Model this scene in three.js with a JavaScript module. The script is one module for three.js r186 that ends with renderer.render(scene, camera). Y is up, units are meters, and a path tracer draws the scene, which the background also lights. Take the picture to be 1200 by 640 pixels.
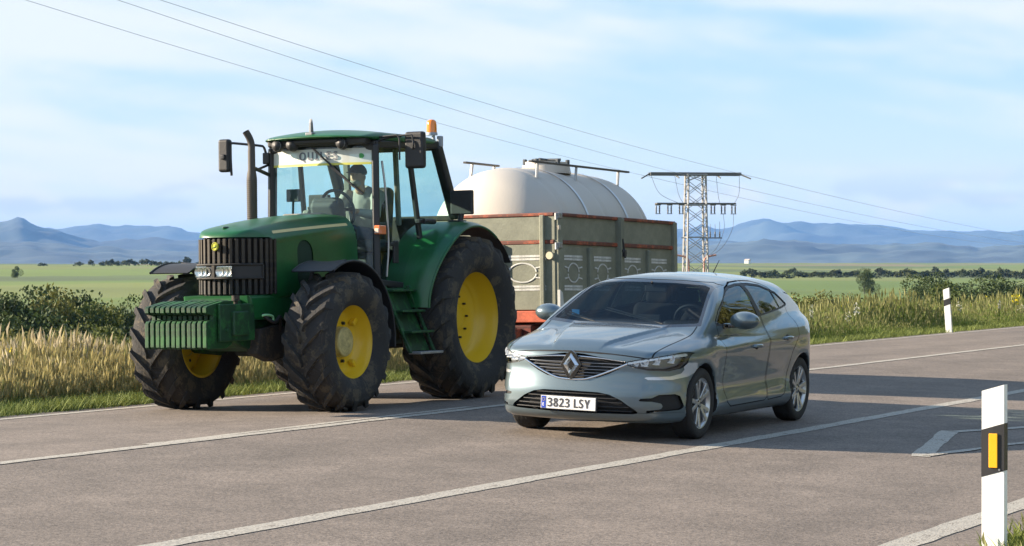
import * as THREE from 'three';
import { mergeGeometries } from 'three/addons/utils/BufferGeometryUtils.js';
import { RoundedBoxGeometry } from 'three/addons/geometries/RoundedBoxGeometry.js';
import { FontLoader } from 'three/addons/loaders/FontLoader.js';
import { TextGeometry } from 'three/addons/geometries/TextGeometry.js';

// ------------------------------------------------------------------ camera, sky, sun, exposure
const scene = new THREE.Scene();
const VIEW_TURN = 0.4795;                                   // angle of the view from the road's direction (+x)
const camera = new THREE.PerspectiveCamera(13.16, 1200 / 640, 0.5, 60000);
camera.position.set(0, 1.476, 0);
camera.lookAt(Math.cos(VIEW_TURN) * 100, 1.476 - 0.469, -Math.sin(VIEW_TURN) * 100);
const renderer = new THREE.WebGLRenderer({ antialias: true });
renderer.setSize(1024, 546);
renderer.toneMapping = THREE.LinearToneMapping;
renderer.toneMappingExposure = 3.05;
renderer.shadowMap.enabled = true;
renderer.shadowMap.type = THREE.PCFSoftShadowMap;

const SUN = new THREE.Vector3(-0.325, 0.335, -0.89).normalize();
const sun = new THREE.DirectionalLight(new THREE.Color().setRGB(1, 0.85, 0.66), 5);
sun.position.set(22 + SUN.x * 60, SUN.y * 60, -11 + SUN.z * 60);
sun.target.position.set(22, 0, -11);
sun.castShadow = true; sun.shadow.mapSize.set(4096, 4096);
Object.assign(sun.shadow.camera, { left: -30, right: 30, top: 20, bottom: -20, near: 1, far: 160 });
scene.add(sun, sun.target);

// ------------------------------------------------------------------ noise
function rng(seed) { let a = seed >>> 0; return () => { a = (a + 0x6D2B79F5) | 0; let t = Math.imul(a ^ (a >>> 15), 1 | a); t = (t + Math.imul(t ^ (t >>> 7), 61 | t)) ^ t; return ((t ^ (t >>> 14)) >>> 0) / 4294967296; }; }
const PERM = new Uint8Array(512), VALS = new Float32Array(256);
{ const r = rng(77), p = [...Array(256).keys()]; for (let i = 255; i > 0; i--) { const j = Math.floor(r() * (i + 1)); [p[i], p[j]] = [p[j], p[i]]; } for (let i = 0; i < 512; i++) PERM[i] = p[i & 255]; for (let i = 0; i < 256; i++) VALS[i] = r() * 2 - 1; }
const fade = t => t * t * (3 - 2 * t);
function vn(x, y, z = 0) {                                    // value noise in 3-D, -1..1
  const xi = Math.floor(x), yi = Math.floor(y), zi = Math.floor(z), u = fade(x - xi), v = fade(y - yi), w = fade(z - zi);
  const X0 = xi & 255, X1 = (xi + 1) & 255, Y0 = yi & 255, Y1 = (yi + 1) & 255, Z0 = zi & 255, Z1 = (zi + 1) & 255;
  const a = PERM[X0], b = PERM[X1], aa = PERM[a + Y0], ab = PERM[a + Y1], ba = PERM[b + Y0], bb = PERM[b + Y1];
  const p0 = VALS[PERM[aa + Z0]], p1 = VALS[PERM[ba + Z0]], p2 = VALS[PERM[ab + Z0]], p3 = VALS[PERM[bb + Z0]], q0 = VALS[PERM[aa + Z1]], q1 = VALS[PERM[ba + Z1]], q2 = VALS[PERM[ab + Z1]], q3 = VALS[PERM[bb + Z1]];
  const l0 = p0 + (p1 - p0) * u, l1 = p2 + (p3 - p2) * u, m0 = q0 + (q1 - q0) * u, m1 = q2 + (q3 - q2) * u, r0 = l0 + (l1 - l0) * v, r1 = m0 + (m1 - m0) * v;
  return r0 + (r1 - r0) * w;
}
function fbm(x, y, z = 0, n = 4) { let s = 0, a = 0.5; for (let i = 0; i < n; i++) { s += a * vn(x, y, z); x = x * 2.03 + 11.7; y = y * 2.03 + 5.3; z = z * 2.03 + 3.1; a *= 0.5; } return s; }
const clamp = (x, a = 0, b = 1) => Math.min(b, Math.max(a, x));
const lerp = (a, b, t) => a + (b - a) * t;
const sstep = (a, b, x) => { const t = clamp((x - a) / (b - a)); return t * t * (3 - 2 * t); };
function curve(pts) {                                        // monotone-ish cubic through [x, y] pairs, clamped at its ends
  const n = pts.length, X = pts.map(p => p[0]), Y = pts.map(p => p[1]), M = [];
  for (let i = 0; i < n; i++) { const a = i ? (Y[i] - Y[i - 1]) / (X[i] - X[i - 1]) : null, b = i < n - 1 ? (Y[i + 1] - Y[i]) / (X[i + 1] - X[i]) : null; M.push(a === null ? b : b === null ? a : (a * b <= 0 ? 0 : (a + b) / 2)); }
  return x => {
    if (x <= X[0]) return Y[0]; if (x >= X[n - 1]) return Y[n - 1];
    let i = 0; while (x > X[i + 1]) i++;
    const h = X[i + 1] - X[i], t = (x - X[i]) / h, t2 = t * t, t3 = t2 * t;
    return (2 * t3 - 3 * t2 + 1) * Y[i] + (t3 - 2 * t2 + t) * h * M[i] + (-2 * t3 + 3 * t2) * Y[i + 1] + (t3 - t2) * h * M[i + 1];
  };
}

// ------------------------------------------------------------------ sky: pale evening blue with thin drawn-out cirrus and low broken cloud, the same all round
{
  const W = 3072, H = 1536, data = new Float32Array(W * H * 4), K = 0.362;
  const grad = [[0, [.88, .92, .91]], [1.2, [.84, .91, .92]], [3, [.66, .83, .92]], [6, [.44, .70, .89]], [12, [.34, .60, .85]], [30, [.26, .47, .76]], [90, [.15, .31, .60]]];
  const gr = [0, 1, 2].map(c => curve(grad.map(([e, q]) => [e, q[c]])));
  const sunAz = Math.atan2(SUN.z, SUN.x) * 180 / Math.PI;
  for (let j = 0; j < H; j++) {
    const el = (j + 0.5) / H * 180 - 90, e = Math.max(el, 0);
    const base = gr.map(f => f(e));
    for (let i = 0; i < W; i++) {
      const k = (j * W + i) * 4, az = (i + 0.5) / W * 360 - 180;         // azimuth = atan2(z, x)
      let r = base[0], g = base[1], b = base[2];
      if (el > -1 && el < 62) {
        const a = az + 27.5;
        // closed circle: noise sampled round a cylinder, stretched along the wind
        const ca = Math.cos(az * Math.PI / 180), sa = Math.sin(az * Math.PI / 180);
        const R = 57.3;
        const X = ca * R, Z = sa * R, sl = e * 1.0 + 0.30 * R * Math.asin(clamp(sa, -1, 1)) * 0.35;
        const wx = fbm(X * .06 + 3, sl * .12, Z * .06, 3) * 2.2;
        const broad = fbm(X * .052 + 7.3, sl * .26 + wx * .25, Z * .052, 4);
        const fine = fbm(X * .15 + wx, sl * 1.3 + wx, Z * .15 + 4, 5);
        const wisp = fbm(X * .42 + wx * 1.6, sl * 3.6 + wx * 2.2, Z * .42 + 9, 4);
        let c = sstep(-.36, .42, broad + fine * .55 + wisp * .30) * (1 - sstep(14, 55, e) * .6);
        c *= .80;
        const lowband = sstep(.35, 1.1, e) * (1 - sstep(1.5, 2.6, e));
        const low = fbm(X * .5 + 31, e * 2.6 + 2, Z * .5, 5);
        const lc = sstep(.02, .22, low) * lowband * .8, lg = sstep(.1, .3, fbm(X * .45 + 31.4, (e + .22) * 2.6 + 2, Z * .45, 4)) * lowband * .55;
        r = lerp(r, .93, c); g = lerp(g, .945, c); b = lerp(b, .95, c);
        r = lerp(r, .95, lc); g = lerp(g, .94, lc); b = lerp(b, .93, lc);
        r = lerp(r, .60, lg); g = lerp(g, .68, lg); b = lerp(b, .77, lg);
        let d = Math.abs(((az - sunAz + 540) % 360) - 180); d = Math.hypot(d, el - 19);
        const glow = .55 * Math.exp(-d / 16);
        r += glow * 1.0; g += glow * .9; b += glow * .72;
      }
      data[k] = r * K; data[k + 1] = g * K; data[k + 2] = b * K; data[k + 3] = 1;
    }
  }
  const sky = new THREE.DataTexture(data, W, H, THREE.RGBAFormat, THREE.FloatType);
  sky.mapping = THREE.EquirectangularReflectionMapping; sky.magFilter = THREE.LinearFilter; sky.minFilter = THREE.LinearFilter; sky.wrapS = THREE.RepeatWrapping; sky.needsUpdate = true;
  scene.background = sky; scene.environment = sky; scene.environmentIntensity = 1; scene.backgroundIntensity = 1;
}
scene.fog = new THREE.FogExp2(new THREE.Color().setRGB(0.22, 0.48, 1.0), 0.000054);

// ------------------------------------------------------------------ naming and building helpers
const taken = {};
const numbered = n => { const k = taken[n] = (taken[n] ?? -1) + 1; return k ? `${n}_${String(k).padStart(3, '0')}` : n; };
const shadows = o => { o.castShadow = o.receiveShadow = true; return o; };
function thing(name, label, category, [x, y, z] = [0, 0, 0], group) { const o = new THREE.Group(); o.name = numbered(name); o.position.set(x, y, z); o.userData = { label, category }; if (group) o.userData.group = group; scene.add(o); return o; }
function single(name, geo, mat, label, category, group) { const o = shadows(new THREE.Mesh(geo, mat)); o.name = numbered(name); o.userData = { label, category }; if (group) o.userData.group = group; scene.add(o); return o; }
function structure(name, geo, mat, label) { const o = shadows(new THREE.Mesh(geo, mat)); o.name = numbered(name); o.userData = { kind: 'structure', label, category: name.split('_').pop() }; scene.add(o); return o; }
function part(name, geo, mat, parent, label) { const o = shadows(new THREE.Mesh(geo, mat)); o.name = name; if (label) o.userData.label = label; parent.add(o); return o; }
function copyOf(src, pos, label, extra = {}) { const o = src.clone(); o.name = numbered(src.name.replace(/_\d{3}$/, '')); o.userData = { ...src.userData, ...(label ? { label } : {}) }; o.position.set(...pos); if (extra.turn !== undefined) o.rotation.y = extra.turn; if (extra.scale) o.scale.set(...extra.scale); scene.add(o); return o; }
const V = (x, y, z) => new THREE.Vector3(x, y, z);
function plain(g) { g = g.index ? g.toNonIndexed() : g; for (const k of Object.keys(g.attributes)) if (!['position', 'normal', 'uv'].includes(k)) g.deleteAttribute(k); if (!g.attributes.uv) g.setAttribute('uv', new THREE.BufferAttribute(new Float32Array(g.attributes.position.count * 2), 2)); if (!g.attributes.normal) g.computeVertexNormals(); return g; }
const mg = (...gs) => { gs = gs.flat(9).filter(Boolean).map(plain); return gs.length === 1 ? gs[0] : mergeGeometries(gs); };
const mv = (g, x, y, z) => g.translate(x, y, z);
const rot = (g, x = 0, y = 0, z = 0) => { if (x) g.rotateX(x); if (y) g.rotateY(y); if (z) g.rotateZ(z); return g; };
function box(w, h, d, x = 0, y = 0, z = 0, r = 0.006) { r = Math.min(r, w * .45, h * .45, d * .45); const g = (r > 0.0015 ? new RoundedBoxGeometry(w, h, d, 2, r) : new THREE.BoxGeometry(w, h, d)); return uvBox(g).translate(x, y, z); }
const box2 = (a, b, r) => box(Math.abs(b[0] - a[0]), Math.abs(b[1] - a[1]), Math.abs(b[2] - a[2]), (a[0] + b[0]) / 2, (a[1] + b[1]) / 2, (a[2] + b[2]) / 2, r);
function bar(a, b, w, h = w, r = 0.004, up = V(0, 1, 0)) {            // square bar from a to b
  const A = V(...a), B = V(...b), d = B.clone().sub(A), L = d.length(); d.normalize();
  let s = d.clone().cross(up); if (s.length() < 1e-4) s = d.clone().cross(V(1, 0, 0)); s.normalize(); const u = s.clone().cross(d);
  const g = box(L, h, w, 0, 0, 0, r); g.applyMatrix4(new THREE.Matrix4().makeBasis(d, u, s)); const c = A.add(B).multiplyScalar(.5); return g.translate(c.x, c.y, c.z);
}
function rod(a, b, r1, r2 = r1, n = 12) { const A = V(...a), B = V(...b), d = B.clone().sub(A), L = d.length(); const g = new THREE.CylinderGeometry(r2, r1, L, n); g.applyQuaternion(new THREE.Quaternion().setFromUnitVectors(V(0, 1, 0), d.normalize())); const c = A.add(B).multiplyScalar(.5); return g.translate(c.x, c.y, c.z); }
function pipe(pts, r, n = 32, m = 8, tight = .5) { return new THREE.TubeGeometry(new THREE.CatmullRomCurve3(pts.map(p => V(...p)), false, 'catmullrom', tight), n, r, m); }
const lathe = (pts, n = 32) => new THREE.LatheGeometry(pts.map(p => new THREE.Vector2(...p)), n);
function lathX(pts, n = 48) { return lathe(pts.map(([r, x]) => [r, x]), n).rotateZ(-Math.PI / 2); }   // axis along +x
function lathZ(pts, n = 48) { return lathe(pts, n).rotateX(Math.PI / 2); }                              // axis along +z
function extrude(pts, depth, bevel = 0.004, holes = []) { const s = new THREE.Shape(pts.map(p => new THREE.Vector2(...p))); for (const h of holes) s.holes.push(new THREE.Path(h.map(p => new THREE.Vector2(...p)))); return new THREE.ExtrudeGeometry(s, { depth, bevelEnabled: bevel > 0, bevelThickness: bevel, bevelSize: bevel, bevelSegments: 2, steps: 1 }); }
function grid(nu, nv, fn, closeU = false) {                    // indexed smooth sheet: fn(u, v) -> [x, y, z]
  const pos = [], uv = [], idx = [];
  for (let j = 0; j <= nv; j++) for (let i = 0; i <= nu; i++) { pos.push(...fn(i / nu, j / nv)); uv.push(i / nu, j / nv); }
  for (let j = 0; j < nv; j++) for (let i = 0; i < nu; i++) { const a = j * (nu + 1) + i, b = a + 1, c = a + nu + 1, d = c + 1; idx.push(a, b, d, a, d, c); }
  const g = new THREE.BufferGeometry(); g.setAttribute('position', new THREE.Float32BufferAttribute(pos, 3)); g.setAttribute('uv', new THREE.Float32BufferAttribute(uv, 2)); g.setIndex(idx); g.computeVertexNormals(); return g;
}
function uvXZ(g, s = 1) { const p = g.attributes.position, uv = new Float32Array(p.count * 2); for (let i = 0; i < p.count; i++) { uv[2 * i] = p.getX(i) * s; uv[2 * i + 1] = p.getZ(i) * s; } g.setAttribute('uv', new THREE.BufferAttribute(uv, 2)); return g; }
function uvBox(g, s = 1) {                                     // uv in metres by the dominant direction of each face's normal
  const p = g.attributes.position, n = g.attributes.normal, uv = new Float32Array(p.count * 2);
  for (let i = 0; i < p.count; i++) { const ax = Math.abs(n.getX(i)), ay = Math.abs(n.getY(i)), az = Math.abs(n.getZ(i)); const [a, b] = ay >= ax && ay >= az ? [p.getX(i), p.getZ(i)] : ax >= az ? [p.getZ(i), p.getY(i)] : [p.getX(i), p.getY(i)]; uv[2 * i] = a * s; uv[2 * i + 1] = b * s; }
  g.setAttribute('uv', new THREE.BufferAttribute(uv, 2)); return g;
}
function texture(w, h, fn, srgb = true) {                      // fn(x, y) -> [r, g, b] in 0..1
  const d = new Uint8Array(w * h * 4); for (let j = 0; j < h; j++) for (let i = 0; i < w; i++) { const c = fn(i, j), k = (j * w + i) * 4; d[k] = clamp(c[0]) * 255; d[k + 1] = clamp(c[1]) * 255; d[k + 2] = clamp(c[2]) * 255; d[k + 3] = c.length > 3 ? clamp(c[3]) * 255 : 255; }
  const t = new THREE.DataTexture(d, w, h); t.wrapS = t.wrapT = THREE.RepeatWrapping; t.magFilter = THREE.LinearFilter; t.minFilter = THREE.LinearMipmapLinearFilter; t.generateMipmaps = true; if (srgb) t.colorSpace = THREE.SRGBColorSpace; t.needsUpdate = true; return t;
}
function tile(n, f, oct, seed) {                               // tileable fbm field n x n with base frequency f
  const out = new Float32Array(n * n); let amp = .5; const r = rng(seed);
  for (let o = 0; o < oct; o++) {
    const F = f << o, lat = new Float32Array(F * F).map(() => r() * 2 - 1);
    for (let j = 0; j < n; j++) { const y = j / n * F, yi = Math.floor(y), v = fade(y - yi), y0 = (yi % F) * F, y1 = ((yi + 1) % F) * F;
      for (let i = 0; i < n; i++) { const x = i / n * F, xi = Math.floor(x), u = fade(x - xi), x0 = xi % F, x1 = (xi + 1) % F; out[j * n + i] += amp * lerp(lerp(lat[y0 + x0], lat[y0 + x1], u), lerp(lat[y1 + x0], lat[y1 + x1], u), v); } }
    amp *= .55;
  }
  return out;
}
const rgb = (r, g, b) => new THREE.Color().setRGB(r, g, b);
const std = (color, roughness = .6, metalness = 0, extra = {}) => new THREE.MeshStandardMaterial({ color: Array.isArray(color) ? rgb(...color) : color, roughness, metalness, ...extra });
const phys = (color, roughness = .5, metalness = 0, extra = {}) => new THREE.MeshPhysicalMaterial({ color: Array.isArray(color) ? rgb(...color) : color, roughness, metalness, ...extra });
function tint(g, fn) { const p = g.attributes.position, c = new Float32Array(p.count * 3); for (let i = 0; i < p.count; i++) { const q = fn(p.getX(i), p.getY(i), p.getZ(i), i); c[3 * i] = q[0]; c[3 * i + 1] = q[1]; c[3 * i + 2] = q[2]; } g.setAttribute('color', new THREE.BufferAttribute(c, 3)); return g; }
// mottled dust/wear: a grey map multiplied into a base colour, and its bump
const mottleField = tile(512, 8, 6, 5), fineField = tile(512, 64, 3, 9);
const mottle = texture(512, 512, (i, j) => { const k = j * 512 + i, m = .86 + .22 * mottleField[k] + .12 * fineField[k]; return [m, m, m]; });
const dusty = texture(512, 512, (i, j) => { const k = j * 512 + i, m = sstep(-.05, .45, mottleField[k] + .4 * fineField[k]); return [lerp(.62, 1, m), lerp(.62, .93, m), lerp(.62, .8, m)]; });
const faint = texture(512, 512, (i, j) => { const k = j * 512 + i, m = .93 + .10 * mottleField[k] + .05 * fineField[k]; return [m, m, m]; });
const grain = texture(512, 512, (i, j) => { const m = .5 + .5 * fineField[j * 512 + i]; return [m, m, m]; }, false);

// ------------------------------------------------------------------ road and land
const LINE_FAR = -14.94, CROWN = -11.3155, LINE_MID = -7.832, LINE_NEAR = -4.446, ROAD_FAR = -15.32, ROAD_NEAR = -4.0;
const CROSS_NEAR = .0309, CROSS_FAR = .0135;
const roadY = z => z > CROWN ? -CROSS_NEAR * (z - CROWN) : -CROSS_FAR * (CROWN - z);
const valley = curve([[15.3, -.10], [18, -.22], [22, -.45], [24.5, -1.0], [31, -4.4], [40, -5.2], [70, -5.2], [100, -4.7], [300, -3.0], [640, -.3], [1000, -.3], [1300, -.8], [4000, -4], [20000, -10]]);
function landY(x, z) {
  if (z > ROAD_NEAR) return roadY(ROAD_NEAR) - .03 - .12 * sstep(0, 14, z - ROAD_NEAR) + .03 * fbm(x * .3, z * .3);
  if (z > ROAD_FAR) return roadY(z) - .25;
  const d = -z; let y = valley(d) + .05 * fbm(x * .4, z * .4) * sstep(15.3, 17, d);
  y += 1.0 * fbm(x * .004 + 5, z * .01) * sstep(80, 300, d) + .5 * fbm(x * .02, z * .03 + 8) * sstep(60, 120, d);
  return y;
}
{ // asphalt with aggregate; tyre tracks, patches and cracks as its own colour variation
  const n = 1024, a = tile(n, 256, 2, 21), b = tile(n, 16, 5, 22), r = rng(4), spec = new Float32Array(n * n).map(() => r());
  const map = texture(n, n, (i, j) => { const k = j * n + i, s = spec[k], q = .80 + .20 * a[k] + .10 * b[k] + (s > .90 ? .42 : s < .12 ? -.40 : 0) * (.6 + .4 * r()); return [q, q * (.985 + .02 * (s - .5)), q * (.97 + .04 * (s - .5))]; });
  const bump = texture(n, n, (i, j) => { const k = j * n + i, q = .5 + .35 * a[k] + .3 * (spec[k] - .5); return [q, q, q]; }, false);
  const xs = []; for (let x = -40; x < 8; x += 2) xs.push(x); for (let x = 8; x < 60; x += .2) xs.push(x); for (let x = 60; x < 400; x += 4) xs.push(x);
  const zs = []; for (let z = ROAD_FAR; z < ROAD_NEAR - .05; z += .2) zs.push(z); zs.push(ROAD_NEAR, CROWN); zs.sort((p, q) => p - q);
  const pos = [], uv = [], col = [], idx = [];
  xs.forEach((x, i) => zs.forEach((z, j) => {
    let zz = z; if (j === 0) zz += .10 * fbm(x * .8, 3, 0, 4); if (j === zs.length - 1) zz += .12 * fbm(x * .7, 9, 0, 4);
    pos.push(x, roadY(zz), zz); uv.push(x / 5.2, zz / 5.2);
    let m = 1 + .14 * fbm(x * .12, z * .9, 2, 4) + .15 * fbm(x * .7, z * 1.6, 5, 4);
    for (const t of [-13.95, -12.45, -10.2, -8.8, -6.6, -5.2]) m *= 1 - .13 * Math.exp(-(((z - t + .12 * vn(x * .08, t)) / .28) ** 2)) * (.75 + .5 * fbm(x * .3, t, 1, 3));
    m *= 1 + .07 * Math.exp(-(((z - (-9.5)) / .3) ** 2));
    if (z > LINE_MID) m *= 1.06;
    if (z < LINE_FAR) m *= 1.05;
    col.push(m * 1.0, m * .985, m * .97);
  }));
  const nz = zs.length; for (let i = 0; i < xs.length - 1; i++) for (let j = 0; j < nz - 1; j++) { const p = i * nz + j; idx.push(p, p + 1, p + nz + 1, p, p + nz + 1, p + nz); }
  const g = new THREE.BufferGeometry(); g.setAttribute('position', new THREE.Float32BufferAttribute(pos, 3)); g.setAttribute('uv', new THREE.Float32BufferAttribute(uv, 2)); g.setAttribute('color', new THREE.Float32BufferAttribute(col, 3)); g.setIndex(idx); g.computeVertexNormals();
  structure('road', g, std([.258, .220, .192], .9, 0, { map, vertexColors: true, bumpMap: bump, bumpScale: .004 }), 'grey brown asphalt country road with three lanes');
  // worn white paint: edges and worn-through spots are real gaps in the sheets
  const paintMap = texture(512, 512, (i, j) => { const k = j * 512 + i, m = .86 + .14 * mottleField[k] + .2 * fineField[k], w = sstep(.22, .34, fineField[k] * .9 + mottleField[k] * .55); return [lerp(m, .52, w * .8), lerp(m * .985, .49, w * .8), lerp(m * .95, .46, w * .8)]; });
  const paint = std([.55, .53, .495], .8, 0, { map: paintMap, bumpMap: grain, bumpScale: .002 });
  function stripe(name, label, pts, w, seed, lift = .004) {      // pts: road positions [x, z]
    const pos = [], uv = [], idx = []; const c = pts.map(p => V(p[0], 0, p[1])); let L = 0, k = 0;
    for (let s = 0; s < c.length - 1; s++) {
      const d = c[s + 1].clone().sub(c[s]), len = d.length(), n = Math.max(2, Math.ceil(len / .12)); d.normalize(); const q = V(-d.z, 0, d.x);
      for (let i = 0; i <= n; i++) { const p = c[s].clone().addScaledVector(d, len * i / n), t = L + len * i / n;
        for (const e of [-1, -.33, .33, 1]) { const o = e * (w / 2 + (Math.abs(e) === 1 ? .022 * fbm(t * 3.1 + seed, e * 7 + seed, 0, 4) : 0)); const x = p.x + q.x * o, z = p.z + q.z * o; pos.push(x, roadY(z) + lift, z); uv.push(t * .7, o * 1.7 + seed * .37); }
        if (i) for (let e = 0; e < 3; e++) { const a = k - 4 + e, b = k + e; idx.push(a, a + 1, b + 1, a, b + 1, b); } k += 4; }
      L += len;
    }
    const g = new THREE.BufferGeometry(); g.setAttribute('position', new THREE.Float32BufferAttribute(pos, 3)); g.setAttribute('uv', new THREE.Float32BufferAttribute(uv, 2)); g.setIndex(idx); g.computeVertexNormals();
    return structure(name, g, paint, label);
  }
  stripe('edge_line', 'thin white edge line along the grass verge side', [[-40, LINE_FAR], [300, LINE_FAR]], .13, 1);
  stripe('lane_line', 'white line between the tractor lane and the car lane', [[-40, CROWN - .01], [300, CROWN - .01]], .14, 2, .005);
  stripe('lane_line', 'short doubled white stroke beside the line by the tractor', [[15.6, CROWN - .12], [17.5, CROWN - .17], [21.2, CROWN - .20]], .10, 8, .004);
  stripe('lane_line', 'white line beyond the car lane running towards the arrow outline', [[-40, LINE_MID], [300, LINE_MID]], .165, 3);
  stripe('edge_line', 'broad white edge line beside the roadside post', [[-40, LINE_NEAR], [300, LINE_NEAR]], .20, 4);
  stripe('arrow_marking', 'broad slanted stroke of a white painted arrow outline', [[19.2, -6.12], [22.0, -6.72]], .17, 5);
  stripe('arrow_marking', 'long stroke of the white painted arrow outline running along the lane', [[21.9, -6.66], [25.5, -5.4]], .13, 6, .0055);
  stripe('arrow_marking', 'thin stroke closing the white painted arrow outline', [[19.3, -6.1], [25.2, -5.15]], .09, 7, .007);
}
{ // land: one sheet from the verges to the horizon
  const rs = [0]; let r = 2; while (r < 60) { rs.push(r); r += r < 8 ? 2 : .9; } while (r < 16000) { rs.push(r); r *= 1.035; } rs.push(16000, 17500);
  const as = []; for (let a = -180; a < -60; a += 4) as.push(a); for (let a = -60; a < 10; a += .5) as.push(a); for (let a = 10; a <= 180; a += 4) as.push(a);
  as[as.length - 1] = 180;
  const pos = [], uv = [], col = [], idx = [];
  for (const R of rs) for (const a of as) {
    const x = R * Math.cos(a * Math.PI / 180), z = R * Math.sin(a * Math.PI / 180); pos.push(x, landY(x, z), z); uv.push(x / 2.5, z / 2.5);
    const d = -z, t = fbm(x * .02, z * .02, 1, 4), q = fbm(x * .0016 + 2, z * .006 + 4, 3, 4);
    let c = [.16, .135, .07];                                     // dry verge soil
    if (d > 24) c = [.09, .10, .035];
    if (d > 70) { const k = sstep(-.28, .10, q + .22 * sstep(80, 700, d) * 0); const green = [.125, .205, .014], pale = [.19, .22, .03], dry = [.25, .205, .11]; c = [0, 1, 2].map(i => lerp(pale[i], green[i], k)); const dr = 0; c = c.map((v, i) => lerp(v, dry[i], dr)); if (d > 150) { const w = fbm(x * .006, z * .01, 2, 2), pi = Math.floor(x / 190 + w * .6 + 40), pj = Math.floor(Math.log(d) * 5.5 + .25 * Math.sin(pi * 2.3)), hsh = VALS[PERM[(pi * 7 + pj * 13) & 255]]; const pal = hsh < -.55 ? [.085, .13, .03] : hsh < -.2 ? [.10, .175, .014] : hsh < .3 ? [.145, .215, .016] : hsh < .6 || d < 420 ? [.19, .22, .035] : [.25, .19, .11]; c = c.map((v, i) => lerp(v, pal[i], .8)); } }
    const m = 1 + .35 * t; col.push(c[0] * m, c[1] * m, c[2] * m);
  }
  const n = as.length; for (let i = 0; i < rs.length - 1; i++) for (let j = 0; j < n - 1; j++) { const p = i * n + j; idx.push(p, p + 1, p + n + 1, p, p + n + 1, p + n); }
  const g = new THREE.BufferGeometry(); g.setAttribute('position', new THREE.Float32BufferAttribute(pos, 3)); g.setAttribute('uv', new THREE.Float32BufferAttribute(uv, 2)); g.setAttribute('color', new THREE.Float32BufferAttribute(col, 3)); g.setIndex(idx); g.computeVertexNormals();
  const N = g.attributes.normal; for (let i = 0; i < N.count; i++) if (N.getY(i) < 0) N.setXYZ(i, -N.getX(i), -N.getY(i), -N.getZ(i));
  structure('ground', g, std([1, 1, 1], .95, 0, { vertexColors: true, map: mottle }), 'green and dry fields falling away beyond the road verge');
}
{ // mountain ranges as ridged relief of real depth
  function range(name, label, { r0, r1, a0, a1, crest, seed, color, rough = 1 }) {
    const na = 420, nr = 46, pos = [], col = [], idx = [];
    for (let j = 0; j <= nr; j++) for (let i = 0; i <= na; i++) {
      const a = lerp(a0, a1, i / na), v = j / nr, R = lerp(r0, r1, v), px = 600 + Math.tan((a + 27.475) * Math.PI / 180) * 2774;
      const x = R * Math.cos(a * Math.PI / 180), z = R * Math.sin(a * Math.PI / 180);
      const H = crest(px) * (r0 * .55 + r1 * .45) / 2774;        // crest height in metres
      const s = r1 - r0, up = Math.pow(Math.sin(Math.PI * Math.min(v / .9, 1) * .5), 1.25) * (v > .9 ? 1 - (v - .9) * 7 : 1);
      const rid = 1 - Math.abs(fbm(x / s * 4 + seed, z / s * 4, seed, 5)) * 2, fin = fbm(x / s * 14, z / s * 14, seed + 3, 4);
      const y = -14 + (H + 14) * clamp(up * (1 - .38 * rough * (1 - v) * (1 - clamp(rid)) ) + .26 * rough * fin * Math.sin(Math.PI * v) , -.2, 1.2);
      pos.push(x, y, z);
      const m = 1 + 1.5 * fbm(x / s * 11, z / s * 9, seed + 8, 4); col.push(...color.map(c => c * m));
    }
    for (let j = 0; j < nr; j++) for (let i = 0; i < na; i++) { const p = j * (na + 1) + i; idx.push(p, p + 1, p + na + 2, p, p + na + 2, p + na + 1); }
    const g = new THREE.BufferGeometry(); g.setAttribute('position', new THREE.Float32BufferAttribute(pos, 3)); g.setAttribute('color', new THREE.Float32BufferAttribute(col, 3)); g.setIndex(idx); g.computeVertexNormals();
    structure(name, g, std([1, 1, 1], .95, 0, { vertexColors: true }), label);
  }
  const n1 = (px, k, s) => fbm(px * k, s, 1, 4);
  const cA = curve([[-600, 40], [-150, 34], [-60, 48], [0, 51], [14, 54], [22, 57], [34, 52], [48, 43], [70, 38], [120, 27], [170, 30], [235, 27], [420, 24], [600, 30], [760, 26], [830, 34], [1200, 18], [2000, 20]]);
  const cB = curve([[-600, 30], [0, 38], [60, 43], [110, 46], [150, 45], [200, 43], [240, 38], [400, 42], [600, 45], [800, 40], [880, 46], [906, 50], [930, 47], [980, 43], [1030, 43], [1070, 40], [1110, 36], [1160, 36], [1200, 38], [1500, 46], [2200, 40]]);
  const cC = curve([[-600, 22], [0, 24], [60, 23], [140, 17], [240, 13], [500, 12], [800, 20], [860, 26], [920, 28], [1000, 22], [1080, 24], [1140, 19], [1200, 21], [1600, 24]]);
  range('mountain', 'far pale blue mountain range under low cloud', { r0: 11500, r1: 15500, a0: -62, a1: 0, crest: px => cB(px) * lerp(1.02, 1.14, sstep(700, 900, px)) + 6.0 * n1(px, .045, 4), seed: 3, color: [.046, .060, .052] });
  range('mountain', 'blue mountain ridge with a rocky peak over the plain', { r0: 8200, r1: 10500, a0: -62, a1: 0, crest: px => cA(px) * (px > 300 ? .8 : 1) + 4.4 * n1(px, .06, 9), seed: 7, color: [.046, .060, .052] });
  range('mountain', 'lower dusky foothills in front of the mountains', { r0: 6400, r1: 8000, a0: -62, a1: 0, crest: px => cC(px) + 3.4 * n1(px, .06, 14), seed: 11, color: [.046, .060, .052], rough: 1.1 });
}

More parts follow.
